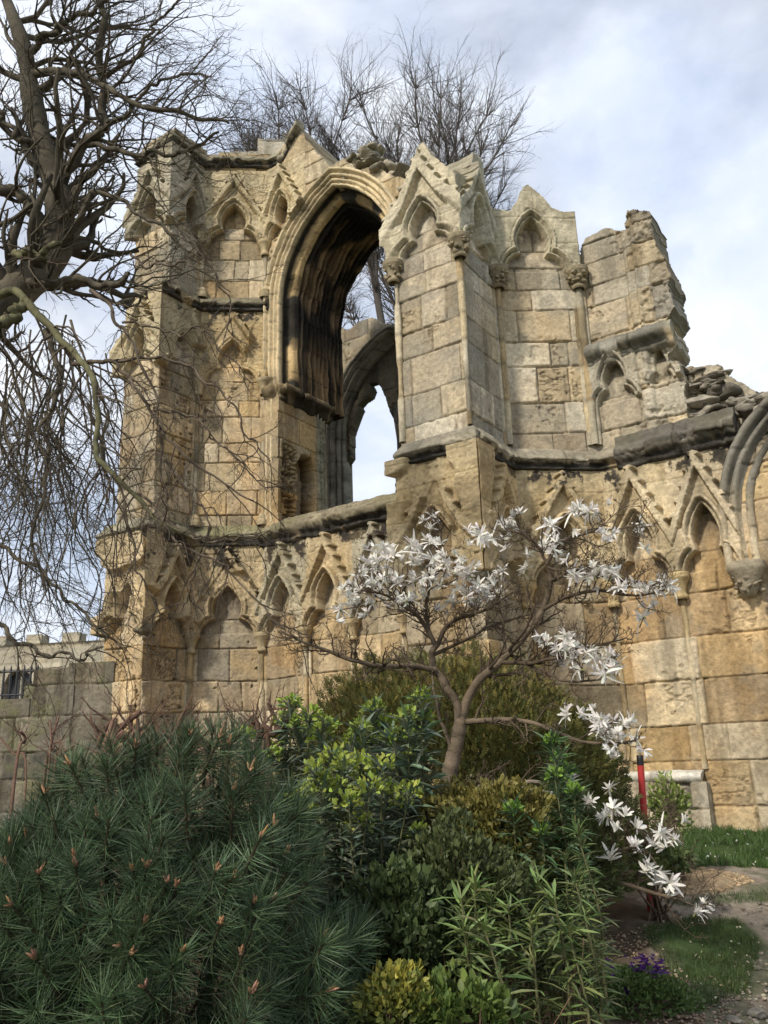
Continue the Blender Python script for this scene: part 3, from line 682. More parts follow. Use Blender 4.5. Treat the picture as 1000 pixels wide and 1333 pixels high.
# jambs below the springing
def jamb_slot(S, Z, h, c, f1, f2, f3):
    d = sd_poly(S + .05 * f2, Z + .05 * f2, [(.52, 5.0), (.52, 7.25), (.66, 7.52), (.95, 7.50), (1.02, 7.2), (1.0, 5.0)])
    k = sstep(.03, -.05, d); h = h - .55 * k; c = c * (1 - k[..., None]) + CRUST_SHADE * .6 * k[..., None]  # slot blackened in its colour to stand for the shade inside
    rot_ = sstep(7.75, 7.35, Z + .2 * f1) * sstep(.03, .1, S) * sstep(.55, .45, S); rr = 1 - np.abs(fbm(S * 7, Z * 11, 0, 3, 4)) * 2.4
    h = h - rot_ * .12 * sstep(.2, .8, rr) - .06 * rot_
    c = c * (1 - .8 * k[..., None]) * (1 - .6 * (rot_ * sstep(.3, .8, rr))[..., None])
    far = sstep(1.05, 1.15, S)[..., None]; c = c * (1 - far) + (np.array((.27, .26, .19)) * (1 + .5 * f2 + .4 * f3)[..., None]) * far
    roll_ = .05 * np.abs(np.sin(S * 2 * math.pi / .22)) * sstep(1.05, 1.12, S)
    return h + roll_, np.clip(c, .015, .8)
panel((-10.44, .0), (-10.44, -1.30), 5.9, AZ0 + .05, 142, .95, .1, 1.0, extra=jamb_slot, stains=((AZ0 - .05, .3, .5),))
panel((-7.46, -1.5), (-7.46, 0), 5.9, AZ0 + .05, 143, .7, .1, 1.0, step=.03)
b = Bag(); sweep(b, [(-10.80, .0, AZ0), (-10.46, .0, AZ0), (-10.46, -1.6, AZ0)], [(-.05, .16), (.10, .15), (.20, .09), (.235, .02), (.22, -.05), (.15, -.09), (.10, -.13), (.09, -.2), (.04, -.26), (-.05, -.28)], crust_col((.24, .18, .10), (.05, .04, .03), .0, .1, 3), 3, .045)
b.build('impost', M_STONE, abbey)
for u_ in (-10.76, -10.64): 
    b = Bag(); lathe(b, u_, .03, [(.045 * (1 + .15 * vnoise(z * 2.1, u_)), z) for z in np.arange(5.95, AZ0, .08)], 10, (.55, .45, .28), int(-u_ * 10)); b.build('shaft', M_STONE, abbey)

# ---- projecting pier, upper storey
ZPC = 8.93
panel((-6.28, 2.03), (-5.10, 2.03), ZS1 + .15, 11.1, 151, .22, .0, .6, grime=.9, niches=[nic(.60, ZPC, w=1.14, A=.15, tone=(.52, .46, .32), top=2.4, kz=.93, bar=.15)], mit=(1, 1), thick=.55,
      poly=[(-1, 5), (2.5, 5), (2.5, 10.02), (1.2, 10.05), (1.08, 10.25), (.82, 10.62), (.68, 10.92), (.58, 10.86), (.40, 10.5), (.15, 10.1), (-1, 9.95)], rag=.035, stains=())
panel((-5.10, 2.03), (-5.10, .90), ZS1 + .15, 11.1, 152, .12, .0, .65, niches=[nic(.58, ZPC, w=1.10, A=.15, tone=(.44, .41, .30), top=2.4, kz=1.05)], mit=(1, 0), thick=.5,
      poly=[(-1, 5), (2.5, 5), (2.5, 9.85), (1.1, 9.95), (1.0, 10.35), (1.02, 10.85), (.82, 10.98), (.62, 10.85), (.5, 10.3), (.3, 10.2), (.1, 10.12), (-1, 10.05)], rag=.04)
panel((-5.10, .90), (-3.98, 0), ZS1 + .15, 10.7, 153, .30, .0, .7, niches=[nic(.66, ZPC, w=1.30, gable=False, tone=(.43, .39, .27), kz=1.05, A=.17)], thick=.5,
      poly=[(-1, 5), (2.5, 5), (2.5, 9.2), (1.44, 9.3), (1.40, 9.95), (1.15, 9.98), (1.02, 10.02), (.84, 10.32), (.66, 10.52), (.56, 10.45), (.40, 10.12), (.30, 9.98), (.16, 10.0), (-1, 10.0)], rag=.025)
column(-6.22, 2.03, 5.95, ZPC, (-.5, .87), tone=(.56, .49, .34), seed=41, carved=True, triple=False, r=.06, base=False, capw=.8)
column(-5.12, 2.01, 5.95, ZPC, (.7, .72), tone=(.54, .47, .32), seed=42, carved=True, triple=False, r=.06, base=False, capw=.8)
column(-5.08, .90, 5.95, ZPC, (.92, .4), tone=(.50, .44, .31), seed=43, carved=True, r=.05, base=False, capw=.85)
column(-4.05, .06, 5.95, ZPC, (.5, .87), tone=(.52, .46, .32), seed=44, carved=True, r=.06, base=False, capw=.85)
# broken block of the next bay
def shafted(S, Z, h, c, f1, f2, f3):
    h = h + .09 * np.sqrt(np.clip(1 - ((S - .80) / .10) ** 2, 0, 1)) * sstep(5.9, 6.0, Z) + .13 * sstep(.84, .9, S) * sstep(7.5, 7.6, Z)
    return h - .05 * sstep(.5, .9, S) * sstep(.0, .5, f1 + f2), c
panel((-3.98, 0), (-2.55, 0), ZS1 + .2, 9.75, 154, .25, .04, .8, niches=[nic(.32, 6.58, w=.76, gable=False, tone=(.40, .37, .29), kz=.78, A=.16, top=.95), nic(1.02, 6.72, w=.62, gable=False, tone=(.42, .38, .29), kz=.6, kx=.7, A=.16, top=.70, dmg=.3)],
      extra=shafted, thick=.7, rag=.05, poly=[(-.2, 5), (-.2, 9.05), (.02, 9.2), (.15, 9.47), (.48, 9.55), (.79, 9.42), (.84, 9.66), (1.17, 9.55), (1.19, 9.02), (1.32, 8.62), (1.38, 8.32), (1.28, 8.06), (1.38, 7.76),
      (1.2, 7.58), (1.33, 7.45), (1.28, 7.25), (1.14, 7.10), (1.13, 6.98), (1.30, 6.9), (1.36, 6.57), (1.33, 5)])
# torn rubble core stepping down to the right
panel((-2.75, -.20), (-.8, -.20), ZS1, 7.2, 155, .1, 1.0, 2.0, poly=[(-1, 5), (-.2, 7.0), (.1, 6.95), (.55, 6.85), (.68, 6.5), (.95, 6.25), (2.5, 6.1), (2.5, 5)], thick=.8, rag=.08)
b = Bag(); rg = random.Random(21)
for q in range(170):
    u_ = rg.uniform(-2.75, -1.2); zt = np.interp(u_, [-2.8, -2.15, -2.05, -1.9, -1.2], [6.98, 6.75, 6.35, 6.2, 6.05]); t = rg.random()
    z_ = zt - t * (zt - 5.95); flat = .45 if z_ > 6.45 else .75
    rock(b, L2W(u_, -.22 + rg.uniform(-.25, .08), z_), rg.uniform(.08, .2), 300 + q, np.array((.24, .215, .17)) * rg.uniform(.5, 1.5), (1.4, 1, flat * .8), sub=3, rough=.5)
b.build('rubble_core', M_STONE, abbey)
# springing of the arch that leads off to the right
def right_col(x, z, n, r, nz_, vj):
    t = sstep(4.0, 5.2, z + .4 * nz_)[..., None]; lt = np.array((.56, .47, .32)) * (1 + .5 * nz_)[..., None]; dk = np.array((.20, .185, .15)) * (1 + .9 * nz_)[..., None]
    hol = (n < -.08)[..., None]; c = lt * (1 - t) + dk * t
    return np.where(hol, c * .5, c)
RP = [(.0, -.06), (.10, -.03), (.15, .01), (.15, .05), (.10, .075), (.04, .085), (.03, .11), (.08, .13), (.10, .16), (.09, .19), (.03, .205), (.0, .23), (-.06, .25), (-.05, .28), (.0, .31), (.02, .35), (-.02, .39), (-.12, .40), (-.2, .40), (-.22, .44), (-.17, .48), (-.2, .53), (-.45, .54)]
arch_sweep(RP, -.90, 1.50, 4.4, 2.0, 3.84, .04, right_col, 8)

# ---- the window wall that stands on the far side, seen through the great arch
window = thing('ruined_window', 'shadowed grey traceried window of the ruin seen through the great arch, sky in its opening', 'ruined window')
_keep = abbey; abbey = window
FH = [(-12.36, 7.0), (-12.36, 7.8), (-12.17, 8.68), (-11.97, 8.83), (-11.95, 9.45), (-11.82, 9.73), (-11.62, 10.09), (-11.67, 10.17), (-11.52, 10.28), (-11.32, 10.33), (-11.22, 10.51), (-11.31, 10.70), (-11.12, 10.69), (-10.96, 10.49),
      (-10.81, 10.08), (-10.71, 9.74), (-10.56, 9.36), (-10.53, 8.89), (-10.58, 8.31), (-10.65, 7.70), (-10.65, 7.0)]
hole2 = [(u_ + 13.6, z_) for u_, z_ in arch_curve(-10.4, 2.0, 9.3, 2.6, 6, .1, 24)]
panel((-13.6, -4), (-8.6, -4), 5.8, 12.6, 161, .1, .2, 1.0, holes=[hole2], poly=[(-1, 5), (6, 5), (6, 11.5), (3.3, 11.9), (3.0, 12.05), (2.7, 12.28), (2.3, 12.33), (1.9, 12.2), (1.6, 12.4), (-1, 12.3)], thick=.9, step=.03)
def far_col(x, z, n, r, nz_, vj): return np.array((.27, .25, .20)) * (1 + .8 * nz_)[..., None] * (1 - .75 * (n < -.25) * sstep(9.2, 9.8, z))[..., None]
FP = [(0, -.02), (.1, .0), (.12, .06), (.05, .10), (.0, .13), (.06, .17), (.07, .22), (0, .26), (-.1, .27), (-.14, .31), (-.08, .35), (-.09, .4), (-.2, .42), (-.28, .44), (-.24, .49), (-.3, .53), (-.6, .54)]
FP = [(n_ * .8, r_ * .62) for n_, r_ in FP]
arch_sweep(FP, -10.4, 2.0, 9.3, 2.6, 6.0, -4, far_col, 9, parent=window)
_m0 = set(COL.objects)
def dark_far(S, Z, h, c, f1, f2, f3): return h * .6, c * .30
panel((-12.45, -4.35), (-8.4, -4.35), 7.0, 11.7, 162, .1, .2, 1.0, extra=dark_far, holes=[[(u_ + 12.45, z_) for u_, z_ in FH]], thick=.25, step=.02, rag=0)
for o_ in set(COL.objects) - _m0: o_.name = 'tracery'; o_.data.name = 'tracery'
abbey = _keep
# ------------------------------------------------------------------ ground
def ground_z(x, y):
    x = np.asarray(x, float); y = np.asarray(y, float)
    z = .50 * sstep(4.5, 10.5, y - .25 * x) + .10 * fbm(x * .6, y * .6, 0, 301, 3) * sstep(3, 6, y) * sstep(300, 20, np.hypot(x, y))
    z = z + .06 * sstep(1.6, .8, x - .12 * y) * sstep(8.5, 7, y)                      # the bed is heaped a little
    d = np.hypot(x, y); z = z - .5 * sstep(40, 200, d)
    return z
def on_ground(px, py):
    lo, hi = .5, 80.0
    for _ in range(50):
        m = (lo + hi) / 2; p = at(px, py, m)
        if p[2] > ground_z(p[0], p[1]): lo = m
        else: hi = m
    return at(px, py, lo)
def zone(px): return [tuple(on_ground(x, y)[:2]) for x, y in px]
LAWN_A = zone([(860, 1088), (1030, 1076), (1090, 1120), (1040, 1133), (960, 1131), (905, 1128), (880, 1122), (865, 1135)])
LAWN_B = zone([(838, 1212), (900, 1196), (960, 1200), (992, 1232), (975, 1290), (925, 1312), (895, 1290), (850, 1240)])
LAWN_C = zone([(855, 1172), (905, 1170), (1000, 1160), (1060, 1160), (1060, 1180), (960, 1176), (900, 1183)])
GRAVEL = zone([(868, 1140), (905, 1128), (962, 1138), (985, 1150), (930, 1165), (850, 1172)])
PATHZ = zone([(850, 1185), (930, 1178), (1060, 1172), (1080, 1235), (995, 1222), (960, 1198), (900, 1195), (840, 1205)])
BED = zone([(848, 1150), (842, 1210), (868, 1250), (905, 1290), (935, 1345), (940, 1600), (-900, 1700), (-900, 1030), (300, 1020), (800, 1110)])

xs = np.concatenate([-np.geomspace(9, 900, 40)[::-1], np.arange(-8.9, 8.95, .07), np.geomspace(9, 900, 40)])
ys = np.concatenate([-np.geomspace(1.5, 900, 24)[::-1], np.arange(-1.4, 20, .07), np.geomspace(20.1, 2500, 46)])
X, Y = np.meshgrid(xs, ys); Zg = ground_z(X, Y)
fa, fb, fc = fbm(X * 1.1, Y * 1.1, 0, 311, 4), fbm(X * 5, Y * 5, 0, 312, 4), fbm(X * 17, Y * 17, 0, 313, 3)
wob = .14 * fb + .05 * fc
def inz(z): return sstep(.05, -.08, sd_poly(X, Y, z) + wob)[..., None]
soil = np.array((.135, .10, .068)) * (1 + .35 * fb + .35 * fc)[..., None]
dirt = np.array((.27, .225, .17)) * (1 + .25 * fb + .2 * fc)[..., None]
grassc = np.array((.055, .085, .028)) * (1 + .5 * fb + .3 * fc)[..., None]
strawc = np.array((.30, .22, .13)) * (1 + .3 * fb + .4 * fc)[..., None]
gc = np.where((np.hypot(X, Y) > 15)[..., None], grassc, dirt * .5 + grassc * .5 * (fa > -.1)[..., None] + dirt * .5 * (fa <= -.1)[..., None])
for zc_, cc_ in ((PATHZ, dirt), (BED, soil), (GRAVEL, strawc), (LAWN_A, grassc), (LAWN_C, grassc * .6 + dirt * .4), (LAWN_B, grassc)):
    m_ = inz(zc_); gc = gc * (1 - m_) + cc_ * m_
near = sstep(60, 12, np.hypot(X, Y))
Zg = Zg + (.02 * fb + .012 * fc) * near + .02 * inz(GRAVEL)[..., 0] + .02 * inz(LAWN_B)[..., 0]
V = np.stack([X, Y, Zg], -1).reshape(-1, 3); ny, nx = X.shape; idx = np.arange(nx * ny).reshape(ny, nx)
M_SOIL = tint_mat('earth', 0.95, 0.35, 14.0, 0.8, 45.0, 0.15)
ground = mesh_obj('ground', V, np.stack([idx[:-1, :-1], idx[:-1, 1:], idx[1:, 1:], idx[1:, :-1]], -1).reshape(-1, 4), M_SOIL, None, np.clip(gc, .01, .8).reshape(-1, 3), True)
ground['kind'] = 'structure'

# ------------------------------------------------------------------ leaf tools
RS = np.random.RandomState(4)
def scatter(bag, TV, TF, pos, dirs, scale, col, roll=None, rs=RS):
    """Places copies of a small leaf template (long axis +Y, face +Z) at many points."""
    pos = np.asarray(pos, float); N_ = len(pos); d = np.asarray(dirs, float); d = d / (np.linalg.norm(d, axis=1)[:, None] + 1e-9)
    up = np.array([0, 0, 1.0]) + .001; z = up - d * (d @ up)[:, None]; z /= np.linalg.norm(z, axis=1)[:, None] + 1e-9
    x = np.cross(d, z); a = (rs.rand(N_) * 2 * math.pi) if roll is None else roll
    ca, sa = np.cos(a)[:, None], np.sin(a)[:, None]; x, z = x * ca + z * sa, z * ca - x * sa
    sc = np.broadcast_to(np.asarray(scale, float).reshape(-1, 1) if np.ndim(scale) < 2 else scale, (N_, 1) if np.ndim(scale) < 2 else (N_, 3))
    if sc.shape[1] == 1: sc = np.repeat(sc, 3, 1)
    sc = np.broadcast_to(sc, (N_, 3))
    TV = np.asarray(TV, float); TF = np.asarray(TF)
    Vv = pos[:, None, :] + TV[None, :, 0:1] * sc[:, None, 0:1] * x[:, None, :] + TV[None, :, 1:2] * sc[:, None, 1:2] * d[:, None, :] + TV[None, :, 2:3] * sc[:, None, 2:3] * z[:, None, :]
    F = (TF[None] + (np.arange(N_) * len(TV))[:, None, None]).reshape(-1, TF.shape[1])
    c = np.broadcast_to(np.asarray(col, float), (N_, 3)); bag.add(Vv.reshape(-1, 3), F, np.repeat(c, len(TV), axis=0))

def strip(prof, bend=0.0, fold=0.0, segs=None):
    """Leaf template from (y, half width) pairs, bent along its length, folded on its midrib."""
    p = np.asarray(prof, float); v, f = [], []
    for y, w_ in p: 
        b_ = -bend * y * y
        v += [(-w_, y, b_ + fold * w_), (0, y, b_), (w_, y, b_ + fold * w_)]
    for i in range(len(p) - 1):
        a = 3 * i; f += [(a, a + 1, a + 4, a + 3), (a + 1, a + 2, a + 5, a + 4)]
    return np.array(v), np.array(f)
def flat_strip(prof, bend=0.0):
    p = np.asarray(prof, float); v, f = [], []
    for y, w_ in p: v += [(-w_, y, -bend * y * y), (w_, y, -bend * y * y)]
    for i in range(len(p) - 1): f.append((2 * i, 2 * i + 1, 2 * i + 3, 2 * i + 2))
    return np.array(v), np.array(f)
NEEDLE = flat_strip([(0, .010), (.5, .011), (1, .002)], .10)
SHORT = flat_strip([(0, .10), (.55, .13), (1, .01)], .05)
LANCE = strip([(0, .015), (.2, .07), (.5, .095), (.8, .055), (1, .004)], .28, .35)
OVATE = strip([(0, .03), (.25, .24), (.55, .28), (.85, .13), (1, .01)], .15, .3)
BLADE = flat_strip([(0, .03), (.6, .025), (1, .002)], .25)

def rdir(n, rs=RS):
    v = rs.randn(n, 3); return v / np.linalg.norm(v, axis=1)[:, None]
def jcol(base, n, amt=.25, rs=RS, hue=.08):
    b = np.asarray(base, float) * (1 + amt * (rs.rand(n, 1) * 2 - 1)); return np.clip(b * (1 + hue * (rs.rand(n, 3) * 2 - 1)), .004, .9)
def in_poly(poly, n, rs=RS):
    P = np.array(poly); lo, hi = P.min(0), P.max(0); out_ = np.zeros((0, 2))
    while len(out_) < n:
        q = lo + rs.rand(n * 2, 2) * (hi - lo); q = q[sd_poly(q[:, 0], q[:, 1], poly) < 0]; out_ = np.vstack([out_, q])
    return out_[:n]

# lawn
def lawn(poly, n, hgt, base):
    b = Bag(); q = in_poly(poly, n); z = ground_z(q[:, 0], q[:, 1]) - .005
    keep = fbm(q[:, 0] * 2.5, q[:, 1] * 2.5, 0, 315, 3) > -.33; q, z = q[keep], z[keep]; n = len(q)
    d = np.stack([RS.randn(n) * .45, RS.randn(n) * .45, np.ones(n)], 1)
    scatter(b, *BLADE, np.column_stack([q, z]), d, hgt * (.5 + RS.rand(n)), jcol(base, n, .45, hue=.15)); return b
b = lawn(LAWN_A, 16000, .085, (.075, .13, .035)); b2 = lawn(LAWN_B, 13000, .05, (.075, .11, .032)); b3 = lawn(LAWN_C, 1600, .05, (.08, .12, .04))
for q in (b2, b3):
    for k_ in q.f: b.f.setdefault(k_, []).extend([f + b.n for f in q.f[k_]])
    b.v += q.v; b.c += q.c; b.n += q.n
g_ = b.build('grass', M_LEAF); g_['kind'] = 'stuff'
tag(g_, 'patches of short green grass between the abbey wall and the planting bed', 'grass')
# chips, clods and stones lying on bed edge and path
b = Bag()
for poly, n, r0, colr in ((GRAVEL, 1500, .016, (.42, .31, .18)), (BED, 900, .016, (.30, .22, .14)), (zone([(740, 1240), (880, 1200), (990, 1345), (820, 1345)]), 1100, .013, (.36, .27, .18)), (PATHZ, 220, .012, (.30, .26, .20)),
                          (zone([(930, 1255), (1010, 1235), (1030, 1345), (930, 1345)]), 300, .013, (.36, .31, .23))):
    q = in_poly(poly, n); z = ground_z(q[:, 0], q[:, 1])
    V_, F_ = ico(1); sz = r0 * (.4 + 1.1 * RS.rand(n) ** 2); al = .4 + RS.rand(n, 3)
    P_ = np.column_stack([q, z + .012])[:, None, :] + V_[None] * (sz[:, None] * al)[:, None, :] * (1, 1, .6)
    b.add(P_.reshape(-1, 3), (F_[None] + (np.arange(n) * len(V_))[:, None, None]).reshape(-1, 3), np.repeat(jcol(colr, n, .5), len(V_), 0))
g_ = b.build('gravel', M_SOIL); g_['kind'] = 'stuff'
tag(g_, 'loose straw coloured chips and pebbles scattered over the bare earth', 'gravel')
for i_, (px, py, r_) in enumerate(((986, 1322, .07), (1012, 1306, .08), (958, 1332, .05))):
    b = Bag(); p = on_ground(px, py); rock(b, p + np.array([0, 0, .015]), r_, 500 + i_, (.30, .27, .215), (1.3, 1, .5), 4)
    tag(b.build('stone', M_STONE), ('flat pale grey stone at the bottom right corner, largest of three', 'pale stone half out of frame above the corner stone', 'smallest pale stone, left of the two corner stones')[i_], 'stone', 'stones at the path edge')
# dead leaves caught in the grass
b = Bag(); n = 60; q = in_poly(LAWN_A + [], n); 
scatter(b, *OVATE, np.column_stack([q, ground_z(q[:, 0], q[:, 1]) + .05]), rdir(n), .035, jcol((.75, .73, .66), n, .2)); n = 40
q = in_poly(LAWN_B, n); scatter(b, *OVATE, np.column_stack([q, ground_z(q[:, 0], q[:, 1]) + .04]), rdir(n), .022, jcol((.55, .48, .36), n, .2))
g_ = b.build('fallen_petals', M_PETAL); g_['kind'] = 'stuff'
tag(g_, 'pale fallen petals dotted over the grass by the wall', 'petals')
# ------------------------------------------------------------------ bare trees
RT = random.Random(11); NT_ = np.random.RandomState(11)
def unit(v): return v / (np.linalg.norm(v) + 1e-9)
def twig(bag, p, d, L, r, lev, bias, col, wander=.35, kids=(5, 4, 3), ang=.9, sides=(5, 4, 3, 3), shrink=.52, seg=7, crook=.0):
    """Grows one crooked branch and, recursively, its side shoots."""
    pts = [p]; d = unit(d); st = L / seg
    for i in range(seg):
        d = unit(d + NT_.randn(3) * wander * .55 + bias * .22); pts.append(pts[-1] + d * st)
    pts = np.array(pts); rr = r * (1 - .72 * np.linspace(0, 1, seg + 1))
    tube(bag, pts, rr, sides[min(3, 3 - min(lev, 3))], col * RT.uniform(.75, 1.2))
    if lev <= 0: return
    nk = kids[min(len(kids) - 1, 3 - lev if lev < 4 else 0)]
    for k in range(nk):
        t = (k + RT.random()) / nk * .88 + .1; f = t * seg; i = min(seg - 1, int(f)); q = pts[i] + (pts[i + 1] - pts[i]) * (f - i)
        dd = unit(pts[i + 1] - pts[i]); pr_ = unit(np.cross(dd, NT_.randn(3)))
        twig(bag, q, dd * math.cos(ang) + pr_ * math.sin(ang), L * shrink * RT.uniform(.6, 1.25) * (1.05 - .45 * t), max(.0022, r * (1 - .7 * t) * .6), lev - 1, bias, col, wander, kids, ang, sides, shrink, seg, crook)

def limb(bag, guide, r0, r1, col, n=40, sides=9, wob=.02):
    P = smooth_path([at(*g) for g in guide], n); m = len(P); t = np.linspace(0, 1, m)
    w_ = np.stack([fbm(t * 9 + k * 11, t * 0, 0, int(guide[0][0] * 7 + k) % 9999, 3) for k in range(3)], 1) * wob
    P = P + w_ * np.sin(t * math.pi)[:, None] ** .5
    rr = (r0 + (r1 - r0) * t) * (1 + .22 * fbm(t * 26, t * 0, 0, 5, 3))
    cc = np.asarray(col)[None, :] * (1 + .8 * fbm(t * 30, t * 0, 0, 6, 3))[:, None]
    tube(bag, P, rr, sides, np.clip(cc, .01, .6)); return P, rr

near_tree = thing('bare_tree', 'big bare tree leaning in from the left, crooked dark limbs and twigs across the turret', 'tree')
DK = np.array((.094, .080, .056)); MS = np.array((.125, .118, .062)); GY = np.array((.105, .082, .058))
T, B_, C_ = Bag(), Bag(), Bag()
D0 = 7.6
UPB = np.array([.10, 0, .55]); DRP = np.array([.10, 0, -.75]); OUT = np.array([.6, 0, .25])
def px2m(px): return px * D0 / FOC
LIMBS = [  # guide points (x, y, distance), radius at start and end in photo pixels, colour, shoots, shoot length, lean
    ([(-196, 1215, 7.4), (-182, 1000, 7.4), (-160, 760, 7.4), (-112, 560, 7.4), (-50, 450, 7.5), (10, 385, 7.6), (60, 345, 7.7), (79, 300, 7.7), (72, 240, 7.7), (52, 180, 7.7), (40, 120, 7.8), (30, 60, 7.8), (8, 0, 7.9), (-10, -50, 7.9)], 46, 6, DK, 44, 1.5, UPB),
    ([(68, 262, 7.7), (90, 222, 7.65), (112, 186, 7.6), (134, 168, 7.5), (139, 130, 7.5), (134, 80, 7.5), (138, 30, 7.4), (128, -20, 7.4)], 10, 4, DK, 24, 1.2, UPB),
    ([(112, 188, 7.6), (150, 196, 7.5), (190, 204, 7.3), (235, 200, 7.2), (285, 172, 7.1)], 5, 2, DK, 22, .9, OUT),
    ([(-30, 240, 7.4), (20, 252, 7.5), (48, 275, 7.6), (66, 312, 7.7)], 8, 11, DK, 8, 1.0, UPB),
    ([(44, 96, 7.8), (80, 92, 7.6), (112, 104, 7.5), (150, 122, 7.3), (200, 142, 7.1), (250, 152, 7.0), (298, 160, 6.9)], 7, 2, DK, 26, .95, OUT),
    ([(34, 72, 7.8), (70, 40, 7.6), (105, 20, 7.4), (150, -10, 7.3)], 6, 3, DK, 20, 1.0, OUT),
    ([(139, 100, 7.5), (175, 70, 7.3), (205, 30, 7.2), (235, 0, 7.1)], 4, 1.5, DK, 16, .8, OUT),
    ([(134, 160, 7.5), (165, 150, 7.3), (200, 110, 7.2), (240, 95, 7.1), (275, 100, 7.0)], 4, 1.5, DK, 16, .75, OUT),
    ([(60, 200, 7.7), (20, 170, 7.5), (-20, 120, 7.4)], 6, 3, DK, 12, 1.0, UPB),
    ([(76, 290, 7.7), (100, 270, 7.5), (140, 255, 7.3), (175, 270, 7.1), (215, 300, 7.0), (255, 340, 6.9)], 5, 1.5, DK, 16, .8, OUT),
    ([(30, 370, 7.6), (70, 372, 7.4), (110, 362, 7.2), (150, 370, 7.0), (168, 356, 6.9)], 8, 3, DK, 12, .9, OUT),
    ([(-30, 400, 7.3), (10, 382, 7.2), (34, 392, 7.1), (66, 422, 7.0), (80, 446, 6.9), (104, 468, 6.8), (122, 496, 6.7), (127, 545, 6.6), (133, 590, 6.5), (150, 614, 6.4), (176, 642, 6.4), (204, 676, 6.3), (250, 700, 6.3)], 6.5, 1.8, MS, 26, .95, DRP),
    ([(34, 392, 7.1), (8, 420, 7.0), (-20, 440, 7.0)], 8, 7, MS, 4, .8, DRP),
    ([(20, 330, 7.3), (50, 332, 7.1), (76, 318, 7.0)], 6, 4, MS, 6, .7, DRP),
    ([(96, 474, 6.8), (130, 468, 6.7), (165, 482, 6.6), (196, 530, 6.5), (212, 566, 6.4), (258, 604, 6.3), (330, 652, 6.2)], 3.2, 1.0, GY, 26, .75, DRP),
    ([(118, 378, 7.0), (150, 412, 6.8), (176, 450, 6.6), (200, 520, 6.5), (206, 590, 6.4), (220, 650, 6.4)], 2.8, 1.0, GY, 22, .7, DRP),
    ([(60, 430, 7.1), (76, 478, 7.0), (76, 520, 6.9), (52, 556, 6.9), (66, 604, 6.9), (40, 690, 6.9), (60, 770, 6.9)], 4.5, 1.5, DK, 24, 1.0, DRP),
    ([(150, 470, 6.7), (220, 470, 6.5), (280, 500, 6.4), (318, 560, 6.3), (352, 600, 6.2)], 2.2, .8, GY, 18, .6, DRP),
    ([(204, 676, 6.4), (246, 712, 6.3), (298, 742, 6.2), (352, 812, 6.1), (400, 826, 6.1)], 1.8, .7, GY, 16, .5, DRP),
    ([(176, 642, 6.5), (236, 690, 6.3), (290, 704, 6.2), (352, 690, 6.1)], 1.8, .7, GY, 16, .45, DRP),
    ([(206, 590, 6.5), (246, 640, 6.4), (276, 690, 6.3), (250, 760, 6.3), (236, 800, 6.3)], 1.8, .7, GY, 16, .5, DRP),
    ([(200, 530, 6.6), (250, 545, 6.5), (300, 585, 6.4), (348, 640, 6.3)], 1.8, .7, GY, 18, .5, DRP),
    ([(160, 420, 6.8), (215, 430, 6.6), (270, 440, 6.5), (330, 500, 6.4)], 1.6, .7, GY, 14, .45, DRP),
    ([(150, 614, 6.5), (172, 700, 6.4), (200, 790, 6.4), (190, 860, 6.4)], 1.8, .7, GY, 14, .5, DRP),
    ([(215, 300, 7.0), (260, 330, 6.8), (300, 390, 6.7), (290, 450, 6.6)], 1.6, .7, GY, 14, .45, DRP),
    ([(170, 330, 7.0), (200, 350, 6.8), (240, 340, 6.6), (300, 380, 6.5)], 2, .8, GY, 12, .5, OUT),
    ([(-20, 800, 7.0), (40, 842, 7.0), (90, 856, 6.9), (134, 842, 6.8)], 3.4, 1.2, DK, 10, .7, DRP),
    ([(-20, 700, 7.4), (50, 740, 7.2), (110, 800, 7.1), (140, 830, 7.0)], 3, 1.2, DK, 12, .7, DRP),
]
for gi_, (g, r0, r1, col_, ns_, ln_, bias_) in enumerate(LIMBS):
    if col_ is GY: ns_ = int(ns_ * .62)
    P_, rr_ = limb(T, g, px2m(r0), px2m(r1), col_, 60, 9 if r0 > 4 else 6, .07 if r0 < 20 else .03)
    for k in range(ns_):
        t = .12 + .88 * (k + RT.random()) / ns_; i = min(len(P_) - 2, int(t * (len(P_) - 1))); dd = unit(P_[i + 1] - P_[i])
        if gi_ == 0 and t < .36: continue
        pr_ = unit(np.cross(dd, NT_.randn(3)) + bias_ * .35)
        twig(C_, P_[i], dd * .45 + pr_, ln_ * RT.uniform(.55, 1.25), max(.0058, rr_[i] * .42), 3 if ln_ > .85 else 2, bias_, col_ * .9 if col_ is not MS else GY, .42, (4, 4, 3), .85)
# curtain of thin hanging shoots below the big limb
for k in range(52):
    x0 = RT.uniform(-40, 165); y0 = RT.uniform(410, 560); d0 = RT.uniform(6.9, 8.6)
    xs_ = [x0]; 
    for q in range(4): xs_.append(xs_[-1] + RT.uniform(-34, 40))
    ye = RT.uniform(640, 850)
    g = [(min(150, xs_[q]), y0 + (ye - y0) * q / 4, d0 + RT.uniform(-.1, .1)) for q in range(5)]
    P_, rr_ = limb(C_, g, px2m(RT.uniform(1.2, 2.2)), px2m(.6), DK * RT.uniform(.8, 1.6), 26, 4, .05)
    for j in range(9):
        i = RT.randrange(1, len(P_) - 1); dd = unit(P_[i + 1] - P_[i])
        twig(C_, P_[i], dd * .5 + unit(np.cross(dd, NT_.randn(3))), RT.uniform(.3, .75), .0045, 2, DRP * .5, DK * RT.uniform(.8, 1.6), .45, (4, 3, 2), .8)
T.build('trunk', M_BARK, near_tree, True)
C_.build('crown', M_BARK, near_tree)

